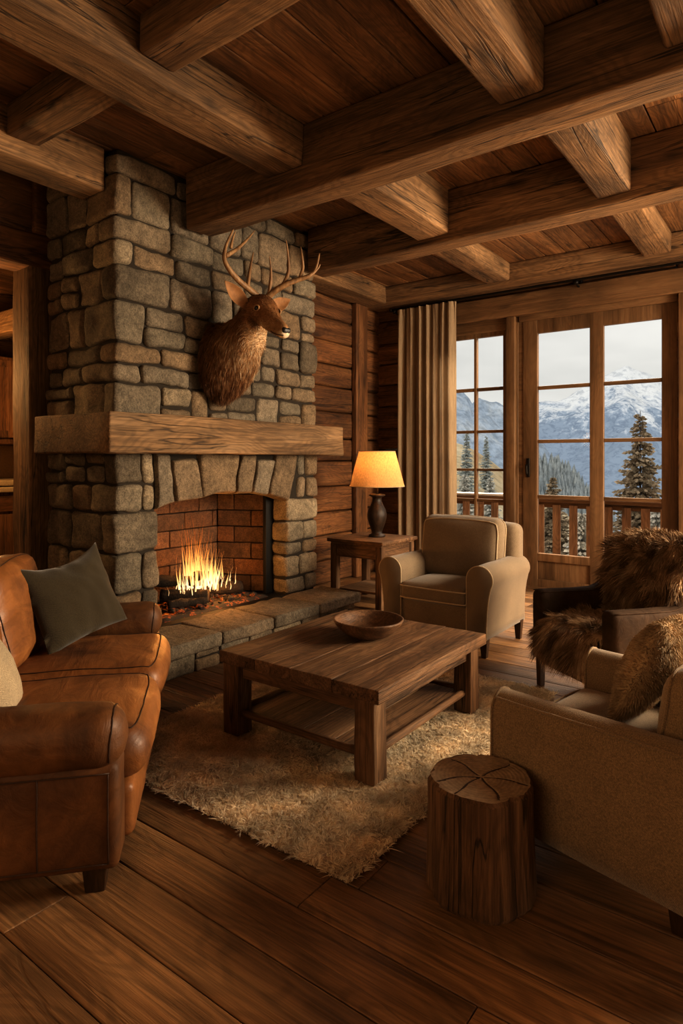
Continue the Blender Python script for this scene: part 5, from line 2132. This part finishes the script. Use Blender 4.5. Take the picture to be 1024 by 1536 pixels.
nd1 = fur_mat('fir_needles', (0.17, 0.13, 0.08), (0.31, 0.235, 0.15), (0.46, 0.355, 0.24))
nd2 = fur_mat('hazy_needles', (0.34, 0.37, 0.36), (0.43, 0.45, 0.42), (0.52, 0.53, 0.48))  # needle colours paled to include the haze
fir(960, 616, 17.0, 5.8, 1.35, nd1, 'tall brownish fir tree behind the right column of door panes', 1)
fir(829, 712, 26.0, 3.4, 1.05, nd1, 'small dark fir tree behind the left column of door panes', 2, 0.6)
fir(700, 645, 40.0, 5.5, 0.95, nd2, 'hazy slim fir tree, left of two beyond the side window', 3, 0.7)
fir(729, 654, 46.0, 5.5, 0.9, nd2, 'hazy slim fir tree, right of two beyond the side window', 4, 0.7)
nd3 = fur_mat('shrub_leaves', (0.36, 0.345, 0.29), (0.50, 0.48, 0.42), (0.68, 0.65, 0.58))
for k, (px, py, d, H, lb) in enumerate(((697, 712, 20, 2.6, 'bushy grey shrub below the left pane column of the side window'), (735, 716, 24, 2.6, 'bushy grey shrub below the right pane column of the side window'),
                                       (872, 770, 12, 1.6, 'pale shrub behind the railing, left pane column of the door'), (985, 762, 13, 1.6, 'pale shrub behind the railing below the tall fir'))):
    o = fir(px, py, d, H, 0.6, nd3, lb, 20 + k, 0.5, 'shrub')
    o.name = 'shrub'

# ================================================================ LIGHT
w = bpy.data.worlds.new('overcast_sky')
SC.world = w
w.use_nodes = True
nt = w.node_tree
nt.nodes.clear()
wo = nt.nodes.new('ShaderNodeOutputWorld')
bg = nt.nodes.new('ShaderNodeBackground')
tcw = nt.nodes.new('ShaderNodeTexCoord')
mpw = nt.nodes.new('ShaderNodeMapping')
mpw.inputs['Scale'].default_value = (2.0, 2.0, 7.0)
nw = nt.nodes.new('ShaderNodeTexNoise')
nw.inputs['Scale'].default_value = 1.6
nw.inputs['Detail'].default_value = 5
rw = nt.nodes.new('ShaderNodeValToRGB')
rw.color_ramp.elements[0].position = 0.35
rw.color_ramp.elements[0].color = (0.66, 0.66, 0.63, 1)
rw.color_ramp.elements[1].position = 0.65
rw.color_ramp.elements[1].color = (0.82, 0.81, 0.77, 1)
nt.links.new(tcw.outputs['Generated'], mpw.inputs['Vector'])
nt.links.new(mpw.outputs[0], nw.inputs['Vector'])
nt.links.new(nw.outputs['Fac'], rw.inputs['Fac'])
nt.links.new(rw.outputs['Color'], bg.inputs['Color'])
bg.inputs['Strength'].default_value = 1.07
nt.links.new(bg.outputs[0], wo.inputs['Surface'])


def light(name, kind, loc, energy, color, target=None, **kw):
    l = bpy.data.lights.new(name, kind)
    l.energy = energy
    l.color = color
    for k, v in kw.items():
        setattr(l, k, v)
    o = bpy.data.objects.new(name, l)
    COL.objects.link(o)
    o.location = loc
    if target is not None:
        o.rotation_euler = (Vector(target) - Vector(loc)).to_track_quat('-Z', 'Y').to_euler()
    return o


light('outdoor_sun', 'SUN', (0, -20, 30), 1.45, (1.0, 0.95, 0.88), (-8, 20, 0), angle=0.2)
light('window_daylight', 'AREA', (-2.3, 9.2, 5.2), 1000, (1.0, 0.84, 0.64), (-2.3, 5.2, 0.3), shape='RECTANGLE', size=4.2, size_y=1.6)  # area lamp added outside, above the view, strengthening daylight through the glazing
light('assumed_right_daylight', 'AREA', (2.3, 5.4, 2.1), 860, (1.0, 0.81, 0.58), (-2.1, 2.6, 0.1), shape='RECTANGLE', size=2.4, size_y=1.8)  # assumed daylight: area lamp added before the solid right wall, no window there
light('warm_fill_behind', 'AREA', (-1.0, -2.4, 2.0), 46, (1.0, 0.62, 0.30), (-1.0, 2.6, 0.2), shape='RECTANGLE', size=2.0, size_y=1.4)  # added warm fill from behind the viewpoint, no lamp stands there
light('low_bounce_fill', 'AREA', (2.2, 3.6, 0.5), 75, (1.0, 0.66, 0.36), (-1.6, 3.8, 3.7), shape='RECTANGLE', size=2.4, size_y=0.8)  # added upward fill in place of floor bounce, no window here
light('left_warm_fill', 'POINT', (-4.3, -1.6, 2.0), 32, (1.0, 0.52, 0.19), shadow_soft_size=0.2)  # unseen light added to warm the chimney's left face
for k, (p, e, r) in enumerate((((-4.22, 3.66, 0.62), 20, 0.06), ((-4.10, 3.80, 0.48), 9, 0.04))):
    light('fire_glow', 'POINT', p, e, (1.0, 0.42, 0.10), shadow_soft_size=r)
light('lamp_bulb_light', 'POINT', (lx, ly, lz + 0.775), 12, (1.0, 0.50, 0.17), shadow_soft_size=0.035)
light('assumed_kitchen_light', 'POINT', (-6.4, 2.3, 2.3), 120, (1.0, 0.55, 0.20), shadow_soft_size=0.15)  # assumed unseen light added beyond the post, no fixture stands there

SC.view_settings.view_transform = 'Standard'
SC.view_settings.look = 'None'
SC.view_settings.exposure = 0.08
SC.view_settings.gamma = 0.84
SC.cycles.use_denoising = True
SC.cycles.max_bounces = 8
SC.cycles.diffuse_bounces = 4
SC.cycles.transparent_max_bounces = 16
SC.cycles.sample_clamp_indirect = 6.0
